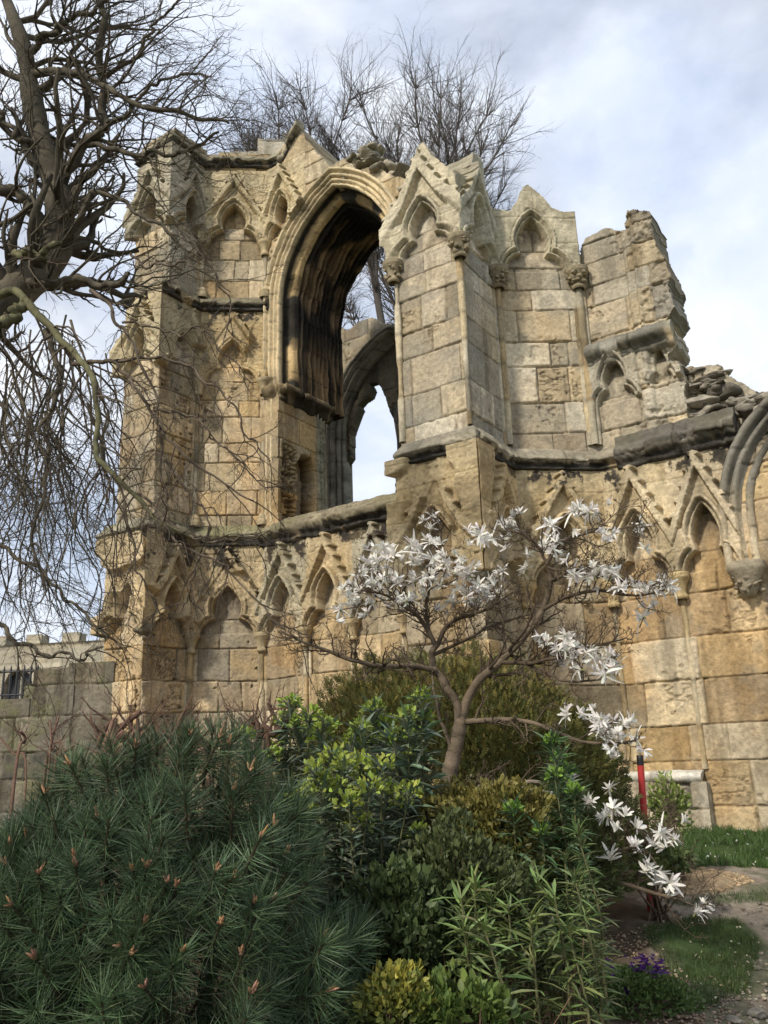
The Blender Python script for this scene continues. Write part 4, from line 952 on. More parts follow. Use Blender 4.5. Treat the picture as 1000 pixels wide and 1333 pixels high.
def far_tree(base, lean, fork, H, spread, seed, label, col, nmain=7, r0=.26, cat='tree', kids=(7, 6, 4)):
    """Tall bare tree beyond the ruin: a trunk that breaks into steep rods and a fan of fine twigs."""
    global NT_, RT
    NT_, RT = np.random.RandomState(seed), random.Random(seed)
    root = thing('bare_tree', label, cat, 'bare trees behind the ruin'); t_, c_ = Bag(), Bag()
    top = np.array(base) + np.array([lean[0], lean[1], 0.0]) * fork + np.array([0, 0, fork])
    P_ = smooth_path([np.array(base), np.array(base) * .5 + top * .5 + NT_.randn(3) * .2, top], 20); tube(t_, P_, np.linspace(r0, r0 * .62, len(P_)), 9, col)
    for k in range(nmain):
        a = k * 2.4 + RT.random(); q0 = math.sqrt((k + .5) / nmain); s_ = spread * q0 * RT.uniform(.85, 1.15); L = (H - fork) * (1.04 - .24 * q0 * q0) * RT.uniform(.93, 1.0)
        d = unit(np.array([math.cos(a) * s_, math.sin(a) * s_ * .7, 1])); st = P_[-1 - RT.randrange(0, 8)]
        pts = [st]; dd = d
        for q in range(11): dd = unit(dd + NT_.randn(3) * .085 + np.array([0, 0, .035])); pts.append(pts[-1] + dd * L / 11)
        pts = np.array(pts); rr = r0 * .36 * (1 - .86 * np.linspace(0, 1, 12)); tube(t_, pts, rr, 6, col)
        for j in range(36):
            i = min(10, int(2.5 + 8.5 * RT.random() ** .65)); e_ = unit(pts[i + 1] - pts[i - 1])
            twig(c_, pts[i], e_ + unit(np.cross(e_, NT_.randn(3))) * .62, L * RT.uniform(.14, .30), max(.022, rr[i] * .5), 2, np.array([0, 0, .30]), col, .42, (6, 6, 4), .5, (4, 3, 3, 3), .55, 4)
    t_.build('trunk', M_BARK, root, True); c_.build('crown', M_BARK, root); return root
FC = np.array((.11, .094, .08))
def gpt(px, d): p = at(px, 900, d); return np.array([p[0], p[1], float(ground_z(p[0], p[1]))])
far_tree(gpt(404, 31), (-.02, 0), 19.5, 30.4, .44, 3, 'tall bare tree behind the great arch, left of the two full crowns', FC, 24)
far_tree(gpt(594, 31), (-.02, 0), 19.5, 30.6, .60, 8, 'tall bare tree behind the ruin, its fan of twigs above the middle pier', FC, 32, .3)
far_tree(gpt(577, 27), (-.10, .0), 18.5, 23.0, .40, 5, 'slender bare tree whose leaning trunk shows through the great arch', FC * .8, 5, .2)
far_tree(gpt(672, 34), (-.02, 0), 18.5, 28.2, .66, 6, 'thin bare tree with sparse twigs behind the ruin, rightmost of the group', FC * 1.3, 7, .16)
far_tree(gpt(330, 33), (-.01, 0), 18.5, 28.4, .46, 7, 'bare tree behind the left turret, its crown just over the cornice', FC * 1.1, 8, .2)
# ------------------------------------------------------------------ the planting bed
def setseed(s):
    global RS, NT_, RT
    RS, NT_, RT = np.random.RandomState(s), np.random.RandomState(s), random.Random(s)

# ---- mountain pine in front
setseed(31)
pine = thing('pine_shrub', 'large dark green mountain pine bush with long needles and orange buds, nearest in the bed', 'pine bush')
PC = at(150, 1400, 3.35); PR_ = np.array([.86, .60, 1.08])
N_ = 1000
v = rdir(N_ * 3); v = v[(v[:, 2] > -.55) & (v[:, 1] < .75)][:N_]; N_ = len(v)
lum = 1 + .13 * fbm(v[:, 0] * 2.2, v[:, 1] * 2.2, v[:, 2] * 2.2, 33, 3) * 2
sh_ = np.where(RS.rand(N_) < .60, 1.0, RS.uniform(.42, .95, N_))
tips = PC + v * PR_ * (lum * sh_)[:, None]
tips[:, 2] = np.maximum(tips[:, 2], .12)
sd_ = v * np.array([.8, .8, .55]) + np.array([0, -.12, .62]) + RS.randn(N_, 3) * .22; sd_ /= np.linalg.norm(sd_, axis=1)[:, None]
nb, sb = Bag(), Bag()
for i in range(N_):
    tone = np.array((.058, .094, .046)) * RT.uniform(.7, 1.5) + np.array((.014, .016, 0)) * RT.random()
    Ls = RT.uniform(.13, .22); k = RT.randrange(110, 160)
    t = RS.rand(k) ** .7; base = tips[i] - sd_[i] * Ls * (1 - t)[:, None]
    a = RS.rand(k) * 6.283; x_ = unit(np.cross(sd_[i], [.3, .2, .9])); y_ = np.cross(sd_[i], x_)
    opn = 1.45 - .95 * t ** 2.2 + RS.randn(k) * .16
    d = sd_[i] * np.cos(opn)[:, None] + (x_ * np.cos(a)[:, None] + y_ * np.sin(a)[:, None]) * np.sin(opn)[:, None]
    ln = RT.uniform(.12, .165) * (.8 + .3 * RS.rand(k)) * (1 - .25 * t)
    scatter(nb, *NEEDLE, base, d, np.column_stack([np.full(k, .105), ln, ln]), jcol(tone, k, .35, hue=.15))
    tube(sb, np.array([tips[i] - sd_[i] * Ls * 1.2, tips[i] - sd_[i] * Ls * .6, tips[i]]), [.006, .0055, .004], 5, (.055, .045, .025))
for k in range(10):
    q = RS.randint(N_); tube(sb, smooth_path([PC + np.array([RS.randn() * .1, RS.randn() * .1, -1.3]), PC * .5 + tips[q] * .5 + np.array([0, 0, -.25]), tips[q] - sd_[q] * .2], 14), np.linspace(.035, .012, 15)[:len(smooth_path([PC, PC, PC], 14))], 6, (.035, .028, .02))
nb.build('foliage', M_NEEDLE, pine); sb.build('branches', M_BARK, pine)
V6, F6 = ico(1)
order = [i for i in np.argsort(tips[:, 1]) if sh_[i] == 1.0 and v[i, 2] > -.15][:230]; RT.shuffle(order)
for i in order[:92]:
    b = Bag(); m = RT.randrange(3, 6)
    for q in range(m):
        dd = unit(sd_[i] + RS.randn(3) * (.30 if q else .05)); L = RT.uniform(.020, .046) * (1.15 if q == 0 else .85)
        p0 = tips[i] - sd_[i] * .005; tube(b, [p0, p0 + dd * L * .3, p0 + dd * L * .75, p0 + dd * L], [.0035, .0055, .004, .001], 6, np.array((.46, .265, .15)) * RT.uniform(.6, 1.2) * np.array((1, RT.uniform(.85, 1.1), RT.uniform(.8, 1.2))))
    b.build('bud', M_BARK, pine, True)

# ---- rounded conifer behind the magnolia
setseed(41)
dome = thing('rounded_conifer', 'rounded bronze green conifer bush clipped to a dome at the foot of the wall', 'conifer bush')
p_ = at(588, 1060, 7.3); DC = np.array([p_[0], p_[1], .55]); DR = np.array([1.52, 1.25, 1.80])
N_ = 64000; v = rdir(N_); v[:, 2] = np.abs(v[:, 2]); 
lum = 1 + .12 * fbm(v[:, 0] * 2.6, v[:, 1] * 2.6, v[:, 2] * 2.6, 43, 4) + .10 * fbm(v[:, 0] * 9, v[:, 1] * 9, v[:, 2] * 9, 44, 2)
dep = RS.rand(N_) ** 1.6 * .34
pos = DC + np.sign(v) * np.abs(v) ** .9 * DR * (lum - dep)[:, None]
d = v * 1.2 + np.array([0, 0, .40]) + RS.randn(N_, 3) * .42
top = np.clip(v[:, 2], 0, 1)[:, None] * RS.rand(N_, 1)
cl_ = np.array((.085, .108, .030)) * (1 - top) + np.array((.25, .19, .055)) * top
b = Bag()
SPRAY_V, SPRAY_F = [], []
for q in range(5):
    t = q / 5; sgn = 1 if q % 2 else -1; V0, F0 = flat_strip([(0, .05), (.5, .085), (1, .015)])
    a = sgn * (.75 - .35 * t); V1 = V0 * (1, .42 - .1 * t, 1); V1 = np.column_stack([V1[:, 0] * math.cos(a) + V1[:, 1] * math.sin(a), -V1[:, 0] * math.sin(a) + V1[:, 1] * math.cos(a) + t * .75, V1[:, 2] + .05 * sgn])
    SPRAY_F.append(F0 + len(SPRAY_V) * 6); SPRAY_V.append(V1)
SPRAY = (np.concatenate(SPRAY_V), np.concatenate(SPRAY_F))
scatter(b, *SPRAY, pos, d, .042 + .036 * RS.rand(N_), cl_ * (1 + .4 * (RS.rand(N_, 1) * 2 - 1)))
b.build('foliage', M_LEAF, dome)
b = Bag()
for k in range(16):
    e_ = rdir(1)[0]; e_[2] = abs(e_[2]); tube(b, smooth_path([DC + np.array([0, 0, -.3]), DC + e_ * DR * .4, DC + e_ * DR * .85], 10), np.linspace(.05, .008, 11), 6, (.12, .08, .05))
b.build('branches', M_BARK, dome)

# ---- star magnolia
setseed(51)
mag = thing('magnolia_tree', 'small spreading star magnolia with grey brown branches and white starry flowers', 'magnolia')
MT, MC = Bag(), Bag(); D0 = 5.3
BK = np.array((.155, .118, .08)); BK2 = np.array((.105, .078, .052))
g0 = at(583, 1150, 5.3); g0[2] = float(ground_z(g0[0], g0[1])) - .03
def mlimb(g, r0, r1, col, bag, n=36, wob=.012, first=None):
    P = [at(*q) for q in g]
    if first is not None: P = [first] + P
    P = smooth_path(P, n); t = np.linspace(0, 1, len(P))
    P = P + np.stack([fbm(t * 8 + k * 7, t * 0, 0, int(g[0][0] + g[0][1]) + k, 3) for k in range(3)], 1) * wob * np.sin(t * math.pi)[:, None]
    rr = (r0 + (r1 - r0) * t) * D0 / FOC * (1 + .05 * fbm(t * 9, t * 0, 0, 3, 2))
    tube(bag, P, rr, 9 if r0 > 5 else 6, np.asarray(col)[None, :] * (1 + .5 * fbm(t * 25, t * 0, 0, 8, 3))[:, None]); return P, rr
mlimb([(580, 1060, 5.3), (586, 1010, 5.3), (594, 965, 5.3), (601, 936, 5.3)], 11.2, 8.6, BK, MT, 30, .012, g0)
ML = [([(598, 945, 5.3), (594, 915, 5.3), (580, 893, 5.3), (566, 872, 5.3), (562, 852, 5.28), (570, 838, 5.25)], 5.6, 3.8, BK, 2, .3),
      ([(601, 940, 5.3), (608, 912, 5.3), (624, 886, 5.25), (650, 862, 5.2), (676, 838, 5.15), (700, 806, 5.1), (712, 778, 5.1), (718, 752, 5.05), (712, 734, 5.0)], 6.3, 2.9, BK, 10, .42),
      ([(712, 734, 5.0), (728, 708, 4.95), (760, 694, 4.9), (800, 690, 4.85), (836, 682, 4.8)], 3, 1, BK2, 16, .26),
      ([(712, 734, 5.0), (700, 712, 5.0), (680, 696, 5.0), (650, 690, 5.0)], 2.2, .9, BK2, 12, .24),
      ([(570, 838, 5.25), (585, 812, 5.2), (612, 800, 5.15), (640, 790, 5.1), (668, 770, 5.05)], 3.2, 1, BK2, 16, .28),
      ([(568, 842, 5.25), (552, 812, 5.25), (528, 790, 5.2), (500, 775, 5.15), (470, 768, 5.1)], 3.4, 1, BK2, 20, .30),
      ([(560, 830, 5.25), (555, 790, 5.3), (560, 750, 5.3), (572, 715, 5.3), (575, 680, 5.3)], 2.6, 1, BK2, 18, .28),
      ([(566, 872, 5.28), (540, 868, 5.2), (505, 868, 5.1), (470, 862, 5.0), (436, 850, 4.95), (400, 838, 4.9), (366, 822, 4.85)], 4.2, 1.2, BK, 24, .24),
      ([(650, 862, 5.2), (690, 862, 5.1), (730, 856, 5.0), (770, 842, 4.95), (812, 832, 4.9)], 3, 1, BK2, 20, .27),
      ([(664, 852, 5.2), (700, 872, 5.1), (740, 886, 5.0), (790, 884, 4.95)], 2.4, 1, BK2, 14, .24),
      ([(706, 794, 5.1), (740, 776, 5.0), (780, 768, 4.95), (826, 776, 4.9), (866, 768, 4.85)], 2.8, 1, BK2, 20, .26),
      ([(716, 756, 5.05), (752, 742, 5.0), (790, 752, 4.95), (830, 760, 4.9)], 2.2, .8, BK2, 12, .22),
      ([(604, 940, 5.3), (628, 938, 5.2), (664, 936, 5.1), (704, 944, 5.0), (744, 962, 4.9), (790, 968, 4.85), (828, 964, 4.8)], 4, 1.1, BK, 14, .24),
      ([(592, 985, 5.3), (575, 940, 5.25), (566, 905, 5.2), (563, 880, 5.2)], 2.5, 1.4, BK, 3, .2),
      ([(588, 1032, 5.3), (620, 1024, 5.15), (660, 1020, 5.0), (700, 1018, 4.9), (718, 1026, 4.85)], 3.4, 1.6, (.24, .20, .15), 8, .2),
      ([(584, 1085, 5.3), (640, 1096, 5.1), (700, 1112, 4.9), (760, 1132, 4.75), (820, 1152, 4.65), (880, 1170, 4.55), (915, 1184, 4.5)], 4, 1.2, BK, 16, .24),
      ([(760, 1132, 4.75), (800, 1110, 4.7), (850, 1095, 4.65), (880, 1072, 4.6)], 2.4, .9, BK2, 14, .24),
      ([(584, 1090, 5.3), (560, 1080, 5.1), (520, 1060, 4.9), (470, 1042, 4.7), (430, 1036, 4.6)], 2.5, 1, BK2, 5, .2),
      ([(640, 1096, 5.1), (650, 1080, 5.0), (680, 1068, 4.9), (704, 1062, 4.85)], 2, 1, BK2, 6, .18),
      ([(560, 855, 5.28), (600, 835, 5.3), (640, 815, 5.4), (690, 800, 5.5)], 2.6, 1, BK2, 16, .28)]
ends = []
for (g, r0, r1, col_, ns_, ln_) in ML:
    P_, rr_ = mlimb(g, r0, r1, col_, MT if r0 > 4 else MC)
    ns_ = int(ns_ * 1.35)
    for k in range(ns_):
        t = .1 + .9 * (k + RT.random()) / ns_; i = min(len(P_) - 2, int(t * (len(P_) - 1))); dd = unit(P_[i + 1] - P_[i])
        pr_ = unit(np.cross(dd, NT_.randn(3)) + np.array([0, 0, .35]))
        twig(MC, P_[i], dd * .6 + pr_, ln_ * RT.uniform(.5, 1.2), max(.0032, rr_[i] * .5), 2, np.array([0, 0, .30]), BK2 * RT.uniform(.8, 1.3), .42, (5, 5, 4), .8, (4, 4, 4, 3), .5, 6)
MT.build('trunk', M_BARK, mag, True)
PETAL = strip([(0, .05), (.3, .09), (.65, .115), (.9, .085), (1, .03)], .55, .3)
flowers = []
for s_ in range(6):
    b = Bag(); rs = np.random.RandomState(600 + s_); n = 15 + s_ % 3 * 3
    a = np.arange(n) * 2.399; opn = np.linspace(.25, (1.45, 1.1, 1.75, .85, 1.3, .6)[s_], n) + rs.randn(n) * .26
    d = np.column_stack([np.cos(a) * np.sin(opn), np.sin(a) * np.sin(opn), np.cos(opn)])
    scatter(b, *PETAL, d * .006, d, np.column_stack([np.full(n, .072) * (1 + .2 * rs.randn(n)), .060 * (1 + .2 * rs.randn(n)), .06 * (1 + 1.0 * rs.randn(n))]), jcol((.83, .80, .735), n, .06, rs, .03), roll=rs.randn(n) * .5, rs=rs)
    tube(b, [(0, 0, -.02), (0, 0, -.005), (0, 0, .016)], [.004, .007, .003], 6, (.30, .30, .12))
    me = b.build('blossom', M_PETAL, mag); flowers.append(me)
FP_ = [(492, 722), (515, 728), (536, 712), (545, 735), (560, 708), (562, 730), (505, 748), (520, 762), (540, 758), (560, 752), (578, 735), (592, 748), (575, 765), (556, 776), (530, 782), (508, 775), (486, 760), (470, 768), (456, 776), (448, 766), (440, 795),
       (463, 790), (488, 785), (600, 735), (612, 750), (600, 770), (622, 764), (640, 770), (655, 745), (642, 757), (620, 785), (590, 785), (563, 675), (560, 690), (624, 698), (646, 700), (672, 672), (655, 690), (470, 745), (482, 735),
       (722, 724), (716, 686), (754, 662), (768, 668), (748, 668), (780, 668), (785, 695), (760, 745), (775, 752), (750, 750), (790, 745), (808, 750), (805, 766), (838, 685), (826, 766), (842, 768), (858, 764), (872, 766), (712, 710), (686, 742),
       (712, 838), (728, 846), (742, 838), (748, 858), (722, 862), (757, 872), (782, 858), (786, 878), (806, 868), (735, 828), (838, 804), (770, 848), (738, 936), (782, 936), (790, 952), (810, 945), (822, 965), (818, 940), (776, 946),
       (582, 1038), (586, 1070), (702, 1062), (668, 1072), (652, 1070), (520, 1112), (785, 1014), (800, 1040), (792, 1062), (826, 1078), (770, 1048), (862, 1085), (876, 1098), (858, 1140), (842, 1136), (868, 1152), (832, 1110), (795, 1120), (905, 1190), (918, 1176)]
FP_ += []
TWV = np.concatenate(MC.v)[::3]
for i, (x, y) in enumerate(FP_[:100]):
    o = flowers[i % 6] if i < 6 else flowers[RT.randrange(6)].copy()
    if i >= 6: COL.objects.link(o); o.parent = mag
    dd = 5.2 if y < 800 and x < 680 else (4.95 if y < 990 else (4.75 if x < 740 else 4.6)); dd += RT.uniform(-.22, .18)
    o.location = Vector(at(x, y, dd)); o.rotation_euler = (RT.uniform(-1.3, 1.3), RT.uniform(-1.3, 1.3), RT.uniform(0, 6.28)); s_ = RT.uniform(.62, .98) * (1 if y < 990 else .85); o.scale = (s_, s_, s_ * RT.uniform(.85, 1.3))
    p_ = at(x, y, dd); dn_ = np.linalg.norm(TWV - p_, axis=1); q_ = TWV[dn_.argmin()]
    if dn_.min() > .10: p_ = q_ + (p_ - q_) * .10 / dn_.min() * RT.uniform(.7, 1.6); o.location = Vector(p_)
    tube(MC, smooth_path([q_, (p_ + q_) / 2 + NT_.randn(3) * .012, p_], 6), np.linspace(.0045, .003, 7), 5, BK2)
MC.build('twigs', M_BARK, mag)
b = Bag(); rs = np.random.RandomState(640)                     # the smaller, half open and half hidden blossoms of the same clusters
for k in range(230):
    x, y = FP_[int(len(FP_) * RT.random() ** 1.5)]; x += RT.uniform(-17, 17); y += RT.uniform(-13, 14)
    c_ = at(x, y, (5.2 if y < 800 and x < 680 else (4.95 if y < 990 else (4.75 if x < 740 else 4.6))) + RT.uniform(-.25, .2)); n = 9
    dn_ = np.linalg.norm(TWV - c_, axis=1); q_ = TWV[dn_.argmin()]; c_ = q_ + (c_ - q_) * min(1, .05 / max(.01, dn_.min())); ax_ = unit(NT_.randn(3) + (0, -.2, .7)); dd = ax_ + rs.randn(n, 3) * RT.choice([.22, .4, .65])
    scatter(b, *PETAL, np.tile(c_, (n, 1)), dd, np.column_stack([np.full(n, .06), .045 * (.8 + .4 * rs.rand(n)), np.full(n, .05)]), jcol((.82, .79, .73), n, .08, rs, .04), rs=rs)
hb = b.build('small_blossoms', M_PETAL, mag); hb['kind'] = 'stuff'

# ---- leafy bed plants
def stems_plant(name, label, cat, group, heads, dist, leafcol, headcol, seed, leaf=LANCE, L=.09, dens=46, lean=.12, headr=.055, nfl=60, stemcol=(.13, .13, .06), wid=.8, down=.75, fade=True, dj=.25, hl=.022):
    """Upright leafy stems, each carrying a head of small bracts (or none)."""
    setseed(seed); root = thing(name, label, cat, group); sb, lb = Bag(), Bag(); used = []; c0 = np.mean([h[:2] for h in heads], axis=0)
    for (x, y) in heads:
        d_ = dist + RT.uniform(-dj, dj); tip = at(x, y, d_); gz = float(ground_z(tip[0], tip[1]))
        foot = np.array([tip[0] - (x - c0[0]) / FOC * d_ * .5 + RT.uniform(-.06, .06), tip[1] + RT.uniform(-.1, .1), gz])
        P = smooth_path([foot, foot * .45 + tip * .55 + RS.randn(3) * .04, tip], 18); tube(sb, P, np.linspace(.009, .004, len(P)), 5, stemcol)
        n = int(dens * (tip[2] - gz) / .8); t = 1 - RS.rand(n) ** 1.3 * down; i = np.clip((t * (len(P) - 1)).astype(int), 0, len(P) - 2); q = P[i] + (P[i + 1] - P[i]) * (t * (len(P) - 1) - i)[:, None]
        a = RS.rand(n) * 6.283; el = RS.uniform(-.25, .75, n) + .5 * (t > .92)
        dd = np.column_stack([np.cos(a) * np.cos(el), np.sin(a) * np.cos(el), np.sin(el)])
        ln = L * (.7 + .6 * RS.rand(n)); scatter(lb, *leaf, q, dd, np.column_stack([ln * wid, ln, ln]), jcol(leafcol, n, .35, hue=.15) * (.75 + .5 * t[:, None]), roll=RS.randn(n) * .5)
        if headcol is not None:
            hb = Bag(); m = nfl; e_ = rdir(m); e_[:, 2] = np.abs(e_[:, 2]) * .9 - .15; pp = tip + e_ * headr * (.55 + .5 * RS.rand(m, 1)) * np.array([1, 1, 1.25])
            scatter(hb, *OVATE, pp, e_ + RS.randn(m, 3) * .5 + (0, 0, .3), hl * (.7 + .6 * RS.rand(m)) * 1.3, jcol(headcol, m, .25, hue=.1)); hb.build('flower_head', M_LEAF, root)
    sb.build('stems', M_BARK, root); lb.build('leaves', M_LEAF, root); return root
YG = (.27, .36, .055); GL = (.105, .135, .085); EU = 'spurges in the planting bed'
stems_plant('spurge', 'tall spurge with lime green heads on the left edge of the rounded conifer', 'spurge', EU, [(378, 918), (402, 934), (388, 946), (420, 960), (366, 970), (318, 962), (412, 985), (392, 958), (372, 940), (425, 945), (352, 985)], 4.85, GL, (.28, .37, .06), 61, headr=.065, dens=100)
stems_plant('spurge', 'spurge with dense yellow green heads just right of the pine bush', 'spurge', EU, [(404, 1030), (420, 1028), (440, 1030), (428, 1050), (455, 1048), (468, 996), (482, 1028), (500, 1030), (520, 1050), (448, 1000), (470, 1075), (400, 1065), (435, 985), (412, 1008), (476, 1012), (496, 1000), (532, 1034), (390, 1040), (545, 1088)], 4.1, GL, (.30, .36, .06), 62, headr=.06, dens=80)
stems_plant('spurge', 'spurge with open lime heads and grey green leaves left of the magnolia trunk', 'spurge', EU, [(488, 924), (500, 944), (512, 962), (492, 968), (548, 910), (553, 938), (540, 960), (520, 995), (545, 985), (470, 950), (458, 968), (530, 935)], 4.55, (.115, .148, .095), (.27, .35, .06), 63, L=.11, headr=.055, dens=85)
stems_plant('spurge', 'feathery bright green spurge to the right of the magnolia trunk', 'spurge', EU, [(718, 966), (728, 990), (738, 1004), (722, 1010), (748, 1030), (655, 1040), (668, 1055), (706, 1085)], 4.5, (.085, .13, .06), (.19, .32, .05), 64, L=.10, headr=.035, dens=110, nfl=40)
stems_plant('lance_leaved_shrub', 'shrub with pale narrow lance shaped leaves in rosettes, low in the middle of the bed', 'shrub', None, [(618, 1150), (640, 1168), (662, 1180), (628, 1200), (650, 1215), (604, 1208), (700, 1148), (722, 1165), (690, 1195), (740, 1212), (728, 1228), (672, 1130), (600, 1170)], 3.75, (.145, .19, .062), None, 65, L=.105, dens=70, down=.6, wid=.6, dj=.35)
stems_plant('lance_leaved_shrub', 'darker lance leaved shrub beside the white magnolia flowers, right side of the bed', 'shrub', None, [(748, 1140), (752, 1085), (735, 1110), (766, 1170), (720, 1075), (745, 1150)], 4.2, (.12, .16, .06), None, 66, L=.09, dens=100, wid=.55, down=.8, dj=.3)

def cushion(name, label, cat, c, r, n, col, tipcol, seed, leaf=OVATE, L=.03, group=None, up=.5, stems=True, shell=.35, zmin=None, wid=1.0):
    """A loose bush of small leaves with gaps, on thin stems."""
    setseed(seed); root = thing(name, label, cat, group); c = np.array(c, float); r = np.array(r, float)
    v = rdir(n); v[:, 2] = np.where(v[:, 2] < -.3, -v[:, 2], v[:, 2]); w_ = fbm(v[:, 0] * 2 + seed, v[:, 1] * 2, v[:, 2] * 2, seed, 3)
    pos = c + v * r * (1 + .45 * w_ - shell * RS.rand(n) ** 1.5)[:, None]
    cl = fbm(pos[:, 0] * 9, pos[:, 1] * 9, pos[:, 2] * 9, seed + 5, 2); keep = cl > -.33; pos, v = pos[keep], v[keep]; n = len(pos)
    pos[:, 2] = np.maximum(pos[:, 2], ground_z(pos[:, 0], pos[:, 1]) + .01)
    t = (np.clip(v[:, 2], 0, 1) * RS.rand(n))[:, None]; cc = np.asarray(col) * (1 - t) + np.asarray(tipcol) * t
    b = Bag(); ln = L * (.6 + .8 * RS.rand(n)); scatter(b, *leaf, pos, v + RS.randn(n, 3) * .6 + (0, 0, up), np.column_stack([ln * wid, ln, ln]), cc * (1 + .35 * (RS.rand(n, 1) * 2 - 1))); b.build('leaves', M_LEAF, root)
    b = Bag(); g = c.copy(); g[2] = float(ground_z(c[0], c[1]))
    for k in range(22):
        e_ = pos[RS.randint(n)]; P = smooth_path([g + RS.randn(3) * (.05, .05, 0), g * .4 + e_ * .6 + RS.randn(3) * .04, e_], 10); tube(b, P, np.linspace(.009, .002, len(P)), 4, np.array((.17, .12, .08)) * RT.uniform(.6, 1.2))
    b.build('stems', M_BARK, root); return root
cushion('box_bush', 'loose olive and bronze leaved bush in front of the magnolia trunk', 'bush', at(630, 1110, 4.55), (.38, .3, .36), 9000, (.14, .135, .035), (.27, .22, .055), 71, L=.03)
cushion('box_bush', 'dark green small leaved bush between the pine bush and the lance leaved shrub', 'bush', at(525, 1275, 3.85), (.32, .3, .42), 9000, (.055, .08, .03), (.10, .14, .045), 72, L=.034)
cushion('box_bush', 'dull green bush under the lance leaved shrub, bare brown stems below', 'bush', at(600, 1230, 3.95), (.36, .3, .46), 9000, (.06, .08, .03), (.12, .14, .045), 73, L=.03)
cushion('leafy_bush', 'grey green bush behind the spurges, at the right shoulder of the pine', 'bush', at(480, 1205, 4.3), (.40, .25, .36), 5500, (.085, .12, .065), (.14, .18, .07), 74, LANCE, .075)
cushion('variegated_euonymus', 'golden variegated euonymus at the bottom edge, right of the pine', 'euonymus', at(515, 1325, 3.3), (.15, .13, .16), 2600, (.085, .12, .03), (.42, .36, .06), 75, L=.024, shell=.75)
cushion('leafy_bush', 'small fresh green bush at the bottom edge, right of the golden euonymus', 'bush', at(590, 1330, 3.35), (.20, .15, .13), 2600, (.08, .13, .03), (.17, .22, .05), 76, L=.036)
cushion('leafy_bush', 'low feathery bush with brown stems under the white magnolia flowers', 'bush', at(735, 1140, 4.75), (.30, .3, .40), 6000, (.08, .105, .035), (.15, .17, .05), 77, LANCE, .05)
cushion('leafy_bush', 'small light green bush by the wall, right of the red post', 'bush', at(872, 1068, 8.6), (.19, .15, .38), 1500, (.15, .21, .05), (.33, .40, .10), 78, L=.045, shell=.8)
cushion('leafy_bush', 'dark low bush at the foot of the red post', 'bush', at(850, 1125, 7.4), (.32, .3, .12), 2200, (.08, .11, .04), (.15, .2, .06), 79, L=.05)
pz = on_ground(812, 1306)
aub = cushion('aubretia', 'low green aubretia mat dotted with purple flowers at the edge of the bed', 'aubretia', (pz[0], pz[1], pz[2] + .03), (.40, .30, .15), 8000, (.10, .16, .045), (.18, .24, .07), 80, L=.026)
b = Bag(); setseed(81)
for (x, y, n) in ((793, 1262, 26), (812, 1292, 34), (832, 1262, 34), (848, 1268, 38), (856, 1258, 22), (822, 1284, 26), (770, 1320, 18), (808, 1322, 20), (822, 1328, 20), (840, 1250, 20), (862, 1282, 14)):
    p = at(x, y, pz[1] - .05); q = p + RS.randn(n, 3) * (.028, .05, .02)
    scatter(b, *OVATE, np.repeat(q, 4, 0), np.tile(np.array([(1, 0, .4), (-1, 0, .4), (0, 1, .4), (0, -1, .4)]), (n, 1)), .018, jcol((.12, .028, .22), n * 4, .4, hue=.2))
b.build('blossoms', M_PETAL, aub)
for i, (x, y, lb_) in enumerate(((645, 1296, 'single yellow flower low in the bed, upper of two'), (652, 1329, 'yellow flower at the bottom edge of the photo below the other one'))):
    b = Bag(); p = at(x, y, 3.55); setseed(85 + i); a = np.arange(7) * .9
    fl = thing('yellow_flower', lb_, 'flower', 'yellow flowers'); scatter(b, *OVATE, np.tile(p, (14, 1)), np.column_stack([np.cos(np.arange(14) * .9), -.5 + np.sin(np.arange(14) * .9) * .5, np.sin(np.arange(14) * 1.3) * .8]), .034, jcol((.75, .62, .06), 14, .1)); b.build('petals', M_PETAL, fl)
    b = Bag(); g = p.copy(); g[2] = float(ground_z(p[0], p[1])); tube(b, smooth_path([g, (g + p) / 2 + (.02, 0, 0), p], 8), [.003] * 9, 5, (.10, .14, .04)); b.build('stem', M_LEAF, fl)

# tangle of dry stems in the bed
setseed(90); root = thing('dry_stems', 'tangle of dry brown stems under the shrubs at the bottom of the bed', 'dead stems'); b = Bag()
for k in range(150):
    x, y = RT.uniform(560, 760), RT.uniform(1230, 1340); p = at(x, y, RT.uniform(3.6, 4.4)); p[2] = max(p[2], float(ground_z(p[0], p[1])) + .02); g = p + NT_.randn(3) * .12; g[2] = float(ground_z(g[0], g[1]))
    P = smooth_path([g, (g + p) / 2 + NT_.randn(3) * .04, p + NT_.randn(3) * .06], 8); tube(b, P, np.linspace(.004, .0015, len(P)), 4, np.array((.22, .13, .085)) * RT.uniform(.5, 1.4))
b.build('stems', M_BARK, root)

# pruned roses along the back of the bed
ROSE = [(((58, 1000), (95, 960), 3), ((30, 1010), (12, 955), 2), ((75, 1000), (70, 930), 2)), (((150, 1010), (148, 938), 6), ((152, 990), (165, 935), 5), ((172, 985), (205, 950), 3), ((145, 1000), (130, 945), 4)),
        (((200, 1000), (215, 950), 4), ((205, 1000), (230, 940), 3), ((190, 1000), (160, 925), 4), ((210, 1005), (255, 965), 3)), (((280, 1005), (285, 935), 3), ((290, 1000), (310, 945), 2), ((262, 1000), (250, 950), 3)),
        (((342, 1000), (338, 925), 4), ((345, 985), (372, 935), 4), ((340, 975), (322, 940), 3), ((350, 990), (352, 930), 3))]
RL = ('pruned rose bush with dark twiggy stems in front of the low stone wall', 'pruned rose of stout cut brown stems at the corner of the turret', 'sprawling pruned rose just right of the turret corner', 'thin pruned rose above the pine bush in front of the arcade', 'pruned rose of cut reddish stems beside the lime green spurge')
